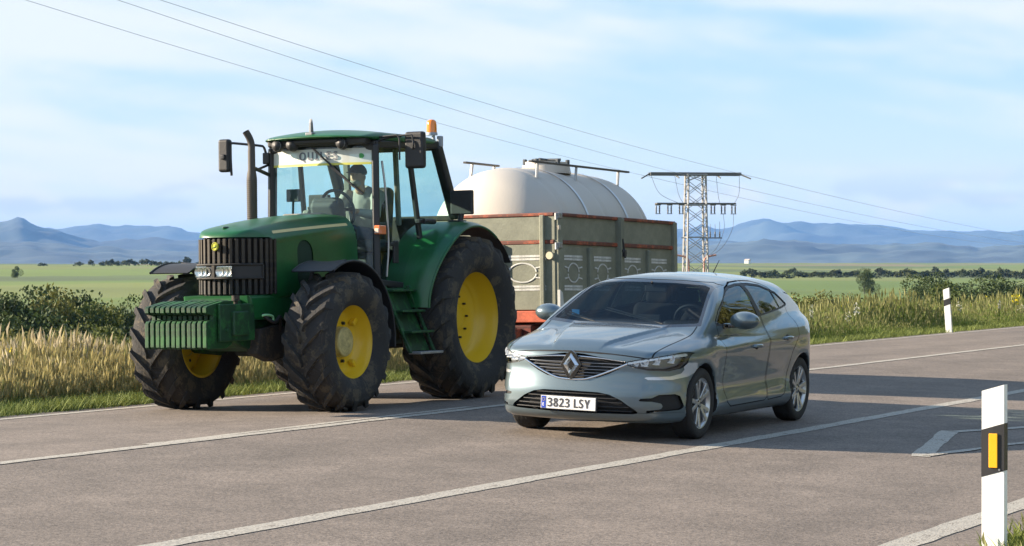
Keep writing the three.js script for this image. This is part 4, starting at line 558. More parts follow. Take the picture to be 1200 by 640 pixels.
// ------------------------------------------------------------------ grey-blue hatchback. local axes: +x from nose to tail, y up, z from far to near side
const CARX = 18.456, CARZ = -9.046;
const car = thing('hatchback_car', 'grey blue five-door hatchback car with white number plate driving beside the tractor', 'car', [CARX, roadY(CARZ), CARZ]);
car.rotation.set(CROSS_NEAR, .030, 0);
{
  const paint = phys([.128, .172, .195], .32, .55, { clearcoat: 1, clearcoatRoughness: .03 });
  const glass = phys([.32, .40, .45], .02, 0, { transmission: 1, thickness: 0, ior: 1.38, specularIntensity: .6 });
  const sideGlass = phys([.26, .30, .30], .02, 0, { transmission: 1, thickness: 0, ior: 1.6 });
  const dark = std([.012, .012, .013], .75), gloss = phys([.012, .012, .013], .12, 0, { clearcoat: 1 });
  const front0 = curve([[.10, .22], [.16, .13], [.21, .045], [.26, .018], [.32, .0], [.44, .004], [.52, .028], [.60, .045], [.68, .05], [.74, .062], [.79, .095], [.86, .20]]);
  const rear0 = curve([[.15, 4.12], [.22, 4.24], [.30, 4.32], [.45, 4.355], [.60, 4.35], [.72, 4.325], [.85, 4.31], [.95, 4.30], [1.02, 4.28], [1.1, 4.22]]);
  const plan = curve([[0, .78], [.3, .845], [.6, .888], [.95, .906], [1.4, .897], [2.2, .90], [3.0, .905], [3.6, .908], [3.95, .875], [4.3, .80], [4.5, .74]]);
  const side = curve([[.10, -.15], [.17, -.075], [.24, -.018], [.30, -.004], [.36, -.018], [.46, -.030], [.56, -.022], [.66, -.010], [.74, -.001], [.79, 0], [.85, -.012], [.92, -.036], [1.0, -.075], [1.08, -.12]]);
  const hood = curve([[0, .75], [.06, .785], [.12, .812], [.2, .835], [.4, .875], [.7, .925], [1.0, .968], [1.2, .988], [1.5, .965], [1.8, .985], [2.2, 1.01], [3.0, 1.075], [3.6, 1.11], [4.0, 1.10], [4.3, 1.02]]);
  const roof = curve([[1.4, 1.36], [1.8, 1.398], [2.0, 1.420], [2.3, 1.441], [2.6, 1.447], [3.0, 1.446], [3.4, 1.430], [3.7, 1.402], [3.95, 1.368]]);
  const creaseT = curve([[0, .20], [.3, .27], [.7, .38], [1.2, .50]]);
  function body(s, y, t) {
    const a = Math.abs(t), ra = Math.hypot(s - .919, y - .318), rb = Math.hypot(s - 3.588, y - .318);
    let w = plan(s) + side(y);
    w += .007 * Math.exp(-(((ra - .36) / .11) ** 2)) + .010 * Math.exp(-(((rb - .36) / .11) ** 2));
    w += .010 * sstep(.07, 0, Math.abs(y - (.335 + .035 * (s - 1.4)))) * sstep(1.3, 1.55, s) * sstep(3.2, 2.9, s);           // door foot crease
    w += .018 * sstep(.12, 0, Math.abs(y - (.93 + .03 * (s - 3.4)))) * sstep(2.7, 3.4, s) * sstep(4.25, 3.8, s);           // rear haunch
    w += .011 * Math.max(0, 1 - Math.abs(y - (.80 + .028 * (s - 1.5))) / .055) * sstep(1.0, 1.7, s) * sstep(4.3, 3.9, s);       // shoulder line
    const dS = (a - w) * .96;
    const fp = .165 * Math.pow(a / .75, 2.3) + .40 * Math.max(0, (a - .62) / .28) ** 2;
    const dF = (front0(y) + fp * (1 - .15 * sstep(.5, .8, y)) - s) * .88;
    const dR = (s - rear0(y) + .11 * Math.pow(a / .75, 2.2) + .34 * Math.max(0, (a - .6) / .3) ** 2) * .9;
    const hd = s < 1.45 ? 1 : 0;
    let top = hood(s) - (.045 + .02 * sstep(.6, .1, s)) * (a / .7) ** 2 - .05 * Math.max(0, (a - .68) / .2) ** 2;
    if (s < 1.5) top += .022 * sstep(.018, -.018, a - creaseT(s)) * sstep(.02, .3, s) - .014 * Math.exp(-(((a - creaseT(s) - .09) / .06) ** 2)) * sstep(.05, .4, s);
    const dT = (y - top) * .97, dB = .165 + .05 * sstep(.6, .1, s) * 0 + .10 * sstep(3.9, 4.4, s) - y;
    let d = smax(smax(dS, dT, .07), smax(dF, dB, .03), .035); d = smax(d, dR, .05);
    // cabin
    const dy = y - 1.02, wg = .805 - .40 * dy - .42 * dy * dy - .08 * Math.max(0, (s - 2.5) / 1.6) ** 2 - .03 * Math.max(0, (1.9 - s) / .8) ** 2;
    const gS = (a - wg) * .9, gW = (1.13 + 2.02 * dy + .15 * a * a - s) * .44, gR = (s - (Math.min(4.30 - 1.72 * (y - 1.07), 4.25 - .35 * (y - 1.0)) - .12 * (a / .6) ** 2)) * .5;
    const gT = y - roof(s) + .075 * Math.pow(a / .6, 2.4);
    let g = smax(smax(gS, gT, .075), smax(gW, gR, .01), .045); g = smax(g, .9 - y, .01);
    // spoiler lip over the hatch
    const sp = smax(smax(Math.abs(y - (roof(3.82) - .022 - .075 * (a / .6) ** 2.4)) - .016, s - 3.95 + .1 * (a / .6) ** 2, .02), smax(3.5 - s, a - .56, .03), .02);
    d = smin(d, g, .03);
    // wheel wells
    const wa = Math.max(.355 - ra, 0) || .355 - ra, wb = .355 - rb;
    d = smax(d, Math.max(Math.min(.355 - ra, 9), .56 - a) > 0 && false ? 0 : Math.min(.355 - ra, a - .56), .012);
    d = smax(d, Math.min(wb, a - .56), .012);
    return d;
  }
  let m = netMesh(body, [-.06, .10, -.98], [4.44, 1.50, .98], .0175, { h: .003 });
  const take = (fn, src = 'm') => { const [i, o] = cut(m, fn); m = o; return i; };
  const GAP = .0075;
  // wheel well liners and the underside
  const liner = take((s, y, t, nx, ny, nz) => Math.max(Math.min(Math.hypot(s - .919, y - .318), Math.hypot(s - 3.588, y - .318)) - .3565, Math.abs(t) - .97, y - .9));
  const under = take((s, y, t, nx, ny) => Math.max(y - .19, 0 * s));
  // glass outlines
  const wsP = polyDist([[-.755, .99], [-.735, 1.03], [-.60, 1.345], [-.52, 1.372], [-.25, 1.385], [.25, 1.385], [.52, 1.372], [.60, 1.345], [.735, 1.03], [.755, .99], [.4, .965], [-.4, .965]]);
  const wsF = (s, y, t) => Math.max(wsP(t, y), s - 2.15);
  const rwP = polyDist([[-.60, 1.07], [-.56, 1.10], [-.47, 1.27], [.47, 1.27], [.56, 1.10], [.60, 1.07], [.3, 1.05], [-.3, 1.05]]);
  const rwF = (s, y, t) => Math.max(rwP(t, y), 3.55 - s);
  const sgP = polyDist([[1.40, .985], [1.44, 1.03], [1.60, 1.120], [1.86, 1.248], [2.02, 1.305], [2.16, 1.338], [2.40, 1.358], [2.75, 1.362], [3.02, 1.345], [3.18, 1.312], [3.38, 1.270], [3.50, 1.205], [3.58, 1.158], [3.56, 1.138], [3.34, 1.110], [2.9, 1.076], [2.4, 1.036], [1.9, 1.000]]);
  const sgF = (s, y, t) => Math.max(sgP(s, y), .40 - Math.abs(t));
  let liningMesh = (() => { let b = offset(m, -.016); for (const f of [wsF, rwF, sgF]) b = cut(b, f)[1]; return b; })();
  const windscreen = take((s, y, t) => wsF(s, y, t)), rearWindow = take(rwF), sideWin = take(sgF);
  const wsGlass = cut(windscreen, (s, y, t) => wsF(s, y, t) + .028), rwGlass = cut(rearWindow, (s, y, t) => rwF(s, y, t) + .03);
  part('windscreen', asGeo(offset(wsGlass[0], -.004)), glass, car); part('windscreen_surround', asGeo(offset(wsGlass[1], -.003)), gloss, car);
  part('rear_window', asGeo(offset(rwGlass[0], -.004)), sideGlass, car); part('rear_window_surround', asGeo(offset(rwGlass[1], -.003)), gloss, car);
  let sw = cut(sideWin, (s, y, t) => Math.max(sgF(s, y, t) + .016, -(Math.abs(s - 2.585 - .12 * (1.2 - y)) - .05), -(Math.abs(s - 3.29 + .25 * (y - 1.2)) - .014)));
  for (const sg of [-1, 1]) part('window_surround', asGeo(offset(cut(sw[1], (s, y, t) => -sg * t)[0], -.004)), blackPlastic, car);
  for (const sg of [-1, 1]) { const half = cut(sw[0], (s, y, t) => -sg * t)[0]; const [fr, rest] = cut(half, s => s - 2.58), [re, qu] = cut(rest, (s, y) => s - 3.29 + .25 * (y - 1.2));
    part('door_window', asGeo(offset(fr, -.008)), sideGlass, car); part('door_window', asGeo(offset(re, -.008)), sideGlass, car); part('quarter_window', asGeo(offset(qu, -.008)), sideGlass, car); }
  // nose openings, outlined in the front view (t, y)
  const sym = p => [...p.map(([x, y]) => [-x, y]), ...p.slice().reverse()];
  const lampP = polyDist([[.475, .672], [.485, .702], [.60, .726], [.74, .754], [.86, .788], [.885, .775], [.872, .690], [.845, .645], [.78, .622], [.66, .628], [.55, .648]]);
  const lampF = (s, y, t) => Math.max(lampP(Math.abs(t), y), s - .95);
  const ledP = polyDist([[.876, .690], [.892, .685], [.886, .612], [.865, .575], [.80, .552], [.66, .552], [.64, .566], [.79, .572], [.842, .596], [.862, .640], [.856, .655]]);
  const ledF = (s, y, t) => Math.max(ledP(Math.abs(t), y) - .005, s - .95);
  const grP = polyDist(sym([[0, .758], [.10, .752], [.22, .734], [.38, .712], [.485, .702], [.475, .672], [.42, .632], [.34, .590], [.24, .552], [.12, .534], [0, .530]]));
  const grF = (s, y, t) => Math.max(grP(t, y), s - .3);
  const lgP = polyDist(sym([[0, .432], [.26, .428], [.36, .412], [.46, .368], [.58, .285], [.60, .262], [.56, .252], [.2, .246], [0, .246]]));
  const lgF = (s, y, t) => Math.max(lgP(t, y), s - .4);
  const svP = polyDist([[.60, .386], [.61, .364], [.70, .362], [.755, .345], [.765, .310], [.745, .292], [.66, .284], [.66, .262], [.845, .284], [.862, .31], [.842, .405], [.82, .422], [.74, .420], [.70, .392]]);
  const svF = (s, y, t) => Math.max(svP(Math.abs(t), y), s - .75);
  for (const f of [lampF, grF, lgF, svF]) liningMesh = cut(liningMesh, (...q) => f(...q) - .004)[1];
  const lamp = take(lampF), led = take(ledF), gr = take(grF), lg = take(lgF), sv = take(svF);
  // recessed backs for the openings
  const recess = (x, k) => asGeo(offset(x, -k));
  const housing = std([.03, .032, .034], .4, .2), reflector = phys([.88, .89, .90], .4, 0, { clearcoat: 1 }), ledMat = phys([.55, .57, .59], .15, .3, { clearcoat: 1 });
  for (const sg of [-1, 1]) {
    const half = cut(lamp, (s, y, t) => -sg * t)[0], hl = part('headlight', asGeo(offset(half, -.002)), phys([.96, .98, 1], .03, 0, { transmission: 1, thickness: 0, ior: 1.5 }), car);
    const [trim, bowl] = cut(half, (s, y, t) => -(lampF(s, y, t) + .013)); part('lamp_trim', asGeo(offset(trim, -.012)), housing, hl); part('lamp_bowl', asGeo(offset(bowl, -.048)), std([.20, .205, .215], .35, .5), hl);
    for (let k = 0; k < 4; k++) { const a = .54 + k * .08, x = .165 * Math.pow(a / .75, 2.3) + .40 * Math.max(0, (a - .62) / .28) ** 2 + .094, y = .685 + k * .014, g = mg(lathX([[.001, .020], [.018, .018], [.030, .010], [.040, 0]], 20), new THREE.SphereGeometry(.014, 12, 8).translate(.006, 0, 0), box(.03, .008, .06, .004, -.034, 0, .003)); part('lamp_reflector', g.translate(x - .02, y, sg * a), reflector, hl); }
    const hled = cut(led, (s, y, t) => -sg * t)[0]; part('daytime_light', asGeo(offset(hled, .003)), ledMat, hl);
    const brow = cut(half, (s, y, t) => Math.max(lampF(s, y, t) + .010, -(y - (.672 + (Math.abs(t) - .48) * .20))))[0]; part('light_strip', asGeo(offset(brow, -.010)), ledMat, hl);
    const hv = cut(sv, (s, y, t) => -sg * t)[0]; part('bumper_vent', recess(hv, .028), dark, car);
  }
  part('grille_back', recess(cut(gr, () => -1)[0], .05), dark, car);
  const faceX = (y, t) => { const a = Math.abs(t); return front0(y) + .165 * Math.pow(a / .75, 2.3) + .40 * Math.max(0, (a - .62) / .28) ** 2; };
  const barAcross = (y, t0, t1, h, d, back, fy = () => 0) => grid(40, 4, (u, v) => { const t = lerp(t0, t1, u), q = v * Math.PI; return [faceX(y + fy(t), t) + back - d * Math.sin(q), y + fy(t) - h / 2 * Math.cos(q), t]; });
  const slatMat = std([.30, .31, .33], .28, .9);
  for (const [y, w] of [[.562, .22], [.590, .30], [.618, .36], [.646, .41], [.674, .44]]) part('grille_slat', barAcross(y, -w, w, .010, .014, .022), slatMat, car);
  part('grille_moulding', barAcross(.698, -.47, .47, .018, .014, .014, t => .03 * (1 - (t / .47) ** 2)), chrome, car);
  { const pts = []; for (let k = 0; k <= 48; k++) { const t = lerp(-.49, .49, k / 48), a = Math.abs(t), y = a < .12 ? .531 + .005 * (a / .12) ** 2 : lerp(.536, .682, Math.pow((a - .12) / .37, 1.25)); pts.push([faceX(y, t) - .002, y - .002, t]); } part('chrome_trim', pipe(pts, .0095, 96, 8), chrome, car); }
  part('lower_grille_back', recess(lg, .045), dark, car);
  for (const [y, w] of [[.270, .55], [.305, .52], [.340, .47], [.375, .42], [.408, .33]]) part('grille_slat', barAcross(y, -w, w, .012, .012, .020), blackPlastic, car);
  // diamond badge: a faceted lozenge ring
  { const H = .102, W = .078, ring = new THREE.Group(), X = -.012; const em = part('badge', extrude([[0, H + .022], [.045, H - .012], [W + .018, 0], [.045, -H + .012], [0, -H - .022], [-.045, -H + .012], [-W - .018, 0], [-.045, H - .012]], .02, .003).rotateY(-Math.PI / 2).translate(X + .045, .655, 0), gloss, car);
    const o = [[0, H], [W, 0], [0, -H], [-W, 0]], q = [[0, H * .45], [W * .42, 0], [0, -H * .45], [-W * .42, 0]], pos = [];
    for (let k = 0; k < 4; k++) { const n = (k + 1) % 4, A = o[k], B = o[n], C = q[k], D = q[n], M1 = [(A[0] + C[0]) / 2, (A[1] + C[1]) / 2], M2 = [(B[0] + D[0]) / 2, (B[1] + D[1]) / 2]; const tri = (a, b, c) => [a, b, c].forEach(([z, y, x]) => pos.push(X + x, .655 + y, z)); const e = (p, x) => [p[0], p[1], x]; for (const [p0, p1, x0, x1, p2, p3] of [[A, B, .022, -.012, M1, M2], [M1, M2, -.012, .022, C, D]]) { tri(e(p0, x0), e(p1, x0), e(p3, x1)); tri(e(p0, x0), e(p3, x1), e(p2, x1)); } }
    const g = new THREE.BufferGeometry(); g.setAttribute('position', new THREE.Float32BufferAttribute(pos, 3)); g.computeVertexNormals(); part('lozenge', g, std([.78, .79, .8], .16, 1, { side: THREE.DoubleSide }), em); }
  // number plate with raised characters
  { const pl = part('number_plate', box(.008, .112, .52, -.022, .322, 0, .004), phys([.78, .78, .76], .35, 0, { clearcoat: .4 }), car); part('country_strip', box(.004, .104, .042, -.0265, .322, -.234, .001), std([.02, .06, .42], .4), pl);
    const font = await new FontLoader().loadAsync('fonts/droid/droid_sans_bold.typeface.json'); globalThis.__font = font;
    const txt = (s, size, z0, y, mat, n) => { let x = z0; const gs = []; for (const ch of s) { if (ch === ' ') { x += size * .38; continue; } const g = new TextGeometry(ch, { font, size, depth: .003, curveSegments: 5, bevelEnabled: false }); g.computeBoundingBox(); const w = g.boundingBox.max.x - g.boundingBox.min.x; g.translate(-g.boundingBox.min.x, 0, 0).scale(.86, 1, 1).rotateY(-Math.PI / 2).translate(-.0258, y, x); gs.push(g); x += w * .86 + size * .14; } part(n, mg(gs), mat, pl); };
    txt('3823 LSY', .077, -.196, .284, std([.045, .045, .05], .5), 'plate_lettering'); txt('E', .028, -.243, .288, std([.8, .8, .8], .5), 'country_letter');
    const stars = []; for (let k = 0; k < 12; k++) { const a = k / 12 * Math.PI * 2; stars.push(box(.002, .0035, .0035, -.029, .345 + .013 * Math.sin(a), -.234 + .013 * Math.cos(a), 0)); } part('star_ring', mg(stars), std([.8, .62, .05], .5), pl);
    part('plate_holder', box(.02, .126, .535, -.008, .322, 0, .004), blackPlastic, pl); }
  { const pts = []; for (let k = 0; k <= 40; k++) { const t = lerp(-.66, .66, k / 40), y = .766 - .035 * (Math.abs(t) / .6) ** 2; pts.push([faceX(y, t) * 1.0 + .004, y, t]); } part('bonnet_seal', pipe(pts, .0085, 80, 6), dark, car); }
  // panels: each skin is cut out with an open shut line round it
  const panel = (name, fn, mat = paint) => { const a = take(fn), [inside] = cut(a, (...q) => fn(...q) + GAP); const b = take((...q) => fn(...q) - GAP * .3); part(name, asGeo(inside), mat, car); return inside; };
  const hoodEdge = curve([[0, .60], [.1, .66], [.4, .712], [.8, .735], [1.2, .72], [1.4, .70]]);
  panel('bonnet', (s, y, t) => Math.max(Math.abs(t) - hoodEdge(s), s - 1.32 - .10 * t * t, (.768 - .035 * (Math.abs(t) / .6) ** 2) - y, y - 1.03));
  const doorBottom = .262;
  const fd = polyDist([[1.40, .92], [1.41, 1.03], [1.58, 1.13], [1.9, 1.262], [2.05, 1.322], [2.3, 1.372], [2.60, 1.385], [2.605, 1.05], [2.58, .6], [2.565, .285], [2.51, doorBottom], [1.62, doorBottom - .01], [1.50, .30], [1.44, .5], [1.45, .75]]);
  const rd = polyDist([[2.618, 1.386], [2.9, 1.38], [3.1, 1.352], [3.24, 1.315], [3.38, 1.235], [3.50, 1.165], [3.49, 1.0], [3.42, .84], [3.27, .70], [3.17, .50], [3.13, .38], [3.06, .30], [2.98, doorBottom + .012], [2.61, doorBottom], [2.585, .29], [2.60, .6], [2.623, 1.05]]);
  for (const [nm, P] of [['front_door', fd], ['rear_door', rd]]) for (const sg of [-1, 1]) {
    const h = sg === 1 ? 0 : 0; panel(nm, (s, y, t) => Math.max(P(s, y), .45 - sg * t)); }
  panel('tailgate', (s, y, t) => Math.max(3.70 - s, Math.abs(t) - (.64 + .05 * sstep(1.1, .8, y)), .62 - y, y - 1.34));
  const sill = take((s, y, t) => Math.max(y - .225, 1.3 - s, s - 3.2)); part('sill_moulding', asGeo(sill), paint, car);
  const lip = take((s, y, t) => Math.max(y - .262, s - .55, -(y - .192))); part('bumper_lip', asGeo(offset(lip, .006)), paint, car);
  const fb = take((s, y, t) => Math.max(s - .56 - .25 * (y - .55), y - .775, -y)); part('front_bumper', asGeo(fb), paint, car);
  const rb = take((s, y, t) => Math.max(3.98 - s, y - .62)); part('rear_bumper', asGeo(rb), paint, car);
  for (const sg of [-1, 1]) { const tl = take((s, y, t) => Math.max(polyDist([[.42, .80], [.42, .90], [.74, .935], [.9, .93], [.9, .82], [.7, .80]])(sg * t, y), 4.09 - s)); part('tail_light', asGeo(offset(tl, .004)), phys([.35, .01, .012], .1, 0, { clearcoat: 1 }), car); }
  part('body_shell', asGeo(m), paint, car);
  part('inner_lining', asGeo(liningMesh), dark, car); for (const sg of [-1, 1]) for (const [a, b] of [[-1, 2], [2, 9]]) { const q = cut(cut(liner, (s, y, t) => -sg * t)[0], s => Math.max(a - s, s - b))[0]; if (q.i.length) part('wheel_well', asGeo(q), dark, car); } part('underbody', asGeo(under), dark, car);
  // mirrors, handles, wipers, aerial
  for (const sg of [-1, 1]) {
    const mm = netMesh((x, y, z) => smax(ellip([x, y, z], [0, 0, 0], [.115, .082, .135]), x - .055, .02), [-.15, -.12, -.17], [.1, .12, .17], .012), mr = part('door_mirror', asGeo(mm).rotateY(sg * .12).translate(1.66, 1.04, sg * .985), paint, car);
    part('mirror_glass', rot(new THREE.CircleGeometry(.1, 24), 0, Math.PI / 2).scale(1, .62, 1.05).translate(1.717, 1.04, sg * .985), chrome, mr); part('mirror_foot', mg(bar([1.64, .985, sg * .83], [1.66, .99, sg * .95], .09, .035, .012), box(.16, .05, .02, 1.62, .985, sg * .825, .008)), gloss, mr);
    for (const [s, y, tt] of [[2.24, .785, .899], [3.09, .838, .905]]) { const hd = part('door_handle', pipe([[s - .10, y - .004, sg * (tt - .005)], [s - .085, y, sg * (tt + .022)], [s, y + .004, sg * (tt + .030)], [s + .085, y, sg * (tt + .022)], [s + .10, y - .004, sg * (tt - .005)]], .016, 24, 8), paint, car); part('handle_cup', new THREE.SphereGeometry(1, 16, 10).scale(.07, .035, .012).translate(s, y - .004, sg * (tt - .006)), dark, hd); }
  }
  for (const [a, b] of [[[1.13, .985, .40], [1.40, 1.085, -.28]], [[1.10, .98, -.25], [1.30, 1.035, -.62]]]) part('wiper', mg(rod([a[0] - .02, a[1] + .012, a[2]], [b[0] - .02, b[1] + .012, b[2]], .007), rod([a[0] + .02, a[1] + .022, a[2] - .03], [b[0] + .02, b[1] + .03, b[2]], .006)), dark, car);
  part('aerial', mg(rod([3.35, 1.40, 0], [3.56, 1.56, 0], .007, .003), box(.10, .03, .045, 3.34, 1.402, 0, .012)), dark, car);
  // wheels
  const alloy = std([.52, .53, .54], .32, .9), brake = std([.25, .24, .23], .4, .8);
  const tyreProf = []; for (const [r, x] of [[.222, -.088], [.232, -.100], [.26, -.106], [.29, -.103], [.308, -.092], [.316, -.070], [.318, 0], [.316, .070], [.308, .092], [.29, .103], [.26, .106], [.232, .100], [.222, .088]]) tyreProf.push([r, x]);
  const tyreGeo = mg(lathZ(tyreProf, 64), ...[-.04, 0, .04].map(z => lathZ([[.3192, z - .006], [.3192, z + .006]], 64)));
  const rimGeo = lathZ([[.205, -.09], [.216, -.085], [.195, -.03], [.195, .06], [.212, .078], [.232, .084], [.238, .09], [.230, .095], [.215, .086], [.205, .07]], 64);
  const spokes = []; for (let k = 0; k < 5; k++) for (const o of [-.16, .16]) { const a = k / 5 * Math.PI * 2, b = a + o, c = Math.cos, s = Math.sin; spokes.push(bar([.045 * c(a + o * .8), .045 * s(a + o * .8), .062], [.214 * c(b + o * .35), .214 * s(b + o * .35), .080], .040, .028, .006, V(0, 0, 1))); }
  const spokeGeo = mg(...spokes, lathZ([[.001, .078], [.05, .076], [.058, .066], [.06, .03]], 32)), discGeo = lathZ([[.05, .01], [.148, .01], [.148, -.012], [.05, -.012]], 40);
  const holes = []; for (let k = 0; k < 5; k++) { const a = (k + .5) / 5 * Math.PI * 2; holes.push(new THREE.CylinderGeometry(.009, .009, .01, 10).rotateX(Math.PI / 2).translate(.036 * Math.cos(a), .036 * Math.sin(a), .076)); }
  for (const s of [.919, 3.588]) for (const sg of [-1, 1]) {
    const w = new THREE.Group(); w.name = 'wheel'; w.position.set(s, .318, sg * .775); if (sg < 0) w.rotation.y = Math.PI; w.rotation.z = s * 2.1; car.add(w);
    part('tyre', tyreGeo, rubber, w); part('rim', rimGeo, alloy, w); part('wheel_face', spokeGeo, alloy, w); part('brake_disc', discGeo, brake, w); part('bolt_circle', mg(holes.map(h => h.clone())), dark, w);
    part('wheel_back', lathZ([[.02, -.03], [.20, -.03]], 32), dark, w);
  }
  // cabin furniture
  const fabric = std([.035, .036, .04], .85), trim = std([.03, .03, .032], .6), pale = std([.30, .29, .27], .8);
  part('dashboard', mg(box(.45, .16, 1.36, 1.58, .90, 0, .06), box(.20, .10, .40, 1.78, .96, .36, .04), box(.02, .13, .22, 1.77, .99, 0, .01)), trim, car);
  part('steering_wheel', mg(new THREE.TorusGeometry(.185, .016, 10, 40), box(.34, .03, .02), box(.03, .18, .02, 0, -.09, 0), new THREE.CylinderGeometry(.06, .06, .03, 20).rotateX(Math.PI / 2)).rotateY(-Math.PI / 2).rotateZ(.42).translate(1.98, .98, .36), trim, car);
  for (const z of [-.36, .36]) part('front_seat', mg(box(.52, .16, .50, 2.42, .52, z, .06), rot(box(.16, .62, .48, 0, 0, 0, .07), 0, 0, -.30).translate(2.76, .83, z), rot(box(.10, .20, .26, 0, 0, 0, .045), 0, 0, -.2).translate(2.88, 1.22, z)), fabric, car);
  part('rear_seat', mg(box(.5, .16, 1.2, 3.30, .58, 0, .06), rot(box(.16, .56, 1.2, 0, 0, 0, .06), 0, 0, -.35).translate(3.62, .86, 0), ...[-.4, .4].map(z => box(.09, .16, .24, 3.74, 1.17, z, .04))), fabric, car);
  part('rear_view_mirror', mg(box(.03, .065, .22, 1.86, 1.295, .02, .012), rod([1.80, 1.36, 0], [1.86, 1.31, 0], .010)), trim, car);
  part('cabin_floor', box(2.3, .03, 1.4, 2.5, .30, 0, .01), dark, car);
  part('resident_sticker', box(.004, .045, .075, 1.33, 1.065, -.56, .001).rotateZ(0), std([.05, .35, .75], .6), car);
}

// ------------------------------------------------------------------ plants
const leafMat = (c, tr = .35) => phys(c, .75, 0, { transmission: tr, thickness: 0, side: THREE.DoubleSide, vertexColors: true, specularIntensity: .3 });
function crownGeo(seed, { blobs, leaf = .16, n = 1500, sx = 1, sy = 1 }) {          // many leaf-sized faces spread through lumpy volumes
  const r = rng(seed), pos = [], col = [], nor = [];
  const B = []; for (let i = 0; i < blobs; i++) { const a = r() * 6.28, h = Math.pow(r(), .8), q = (1 - .45 * h) * .62 * Math.sqrt(r()); B.push([q * Math.cos(a) * sx, .22 + h * .66 * sy, q * Math.sin(a) * sx, (.20 + .20 * r()) * (1.1 - .35 * h), .6 + .8 * r()]); }
  for (let k = 0; k < n; k++) {
    const b = B[Math.floor(r() * blobs)], th = r() * 6.28, ph = Math.acos(2 * r() - 1), rad = b[3] * (.55 + .5 * Math.pow(r(), .6)); const d = [Math.sin(ph) * Math.cos(th), Math.cos(ph), Math.sin(ph) * Math.sin(th)];
    const c = [b[0] + d[0] * rad, b[1] + d[1] * rad * .85, b[2] + d[2] * rad]; if (c[1] < .01) c[1] = .01 + r() * .05;
    const u = V(r() - .5, r() - .5, r() - .5).normalize(), w = V(r() - .5, r() - .5, r() - .5).cross(u).normalize(), s = leaf * (.55 + .9 * r()), tone = (.86 + .26 * r()) * (.85 + .15 * b[4]), yel = r() * .12;
    const p = [[-.5, 0], [0, -.28], [.5, 0], [0, .28]].map(([e, f]) => [c[0] + (u.x * e + w.x * f) * s, c[1] + (u.y * e + w.y * f) * s, c[2] + (u.z * e + w.z * f) * s]);
    pos.push(...p[0], ...p[1], ...p[2], ...p[0], ...p[2], ...p[3]); for (let q = 0; q < 6; q++) col.push(tone * (1 + yel), tone * (1 + yel * .4), tone * (1 - yel * .5));
  }
  const g = new THREE.BufferGeometry(); g.setAttribute('position', new THREE.Float32BufferAttribute(pos, 3)); g.setAttribute('color', new THREE.Float32BufferAttribute(col, 3)); g.computeVertexNormals(); return g;
}
const bark = std([.07, .055, .04], .9, 0, { map: mottle });
function trunkGeo(seed, h) { const r = rng(seed), g = [rod([0, -.06, 0], [.02, h * .55, .01], .035, .022, 7)]; for (let k = 0; k < 5; k++) { const a = r() * 6.28, y = h * (.25 + .3 * r()); g.push(rod([.01, y, 0], [.28 * Math.cos(a), y + .28 + .2 * r(), .28 * Math.sin(a)], .014, .005, 5)); } return mg(g); }
const greens = [[.085, .118, .032], [.11, .135, .035], [.062, .092, .032], [.125, .142, .045], [.052, .078, .03], [.14, .15, .045]];
const bushKinds = [];
for (let k = 0; k < 6; k++) bushKinds.push({ hue: ['mid green', 'olive green', 'deep green', 'pale olive', 'dark green', 'yellowish green'][k], c: crownGeo(100 + k, { blobs: 9 + k * 2, n: 7000, leaf: .042, sx: k % 2 ? 1.1 : .85, sy: 1 + .12 * (k % 3) }), t: trunkGeo(200 + k, .8), m: leafMat(greens[k]) });
const smallKinds = [0, 1, 2].map(k => ({ c: crownGeo(300 + k, { blobs: 10, n: 420, leaf: .20 }), t: trunkGeo(320 + k, .8), m: leafMat([[.05, .07, .032], [.075, .09, .035], [.045, .06, .035]][k], .2) }));
function plantTree(name, kind, x, z, h, w, label, group, sink = .1, y = landY(x, z)) {
  const g = thing(name, label, name.includes('tree') ? 'tree' : 'bush', [x, y - sink, z], group); if (kind.hue && group) { g.userData.label = label.replace(/^(rounded green|tall dark|leafy) /, m => m.startsWith('tall') ? `tall ${kind.hue} ` : m.startsWith('round') ? `rounded ${kind.hue} ` : `leafy ${kind.hue} `); } g.scale.set(w, h * .82, w); g.rotation.y = x * 3.7 + z; part('trunk', kind.t, bark, g); part('crown', kind.c, kind.m, g); return g;
}
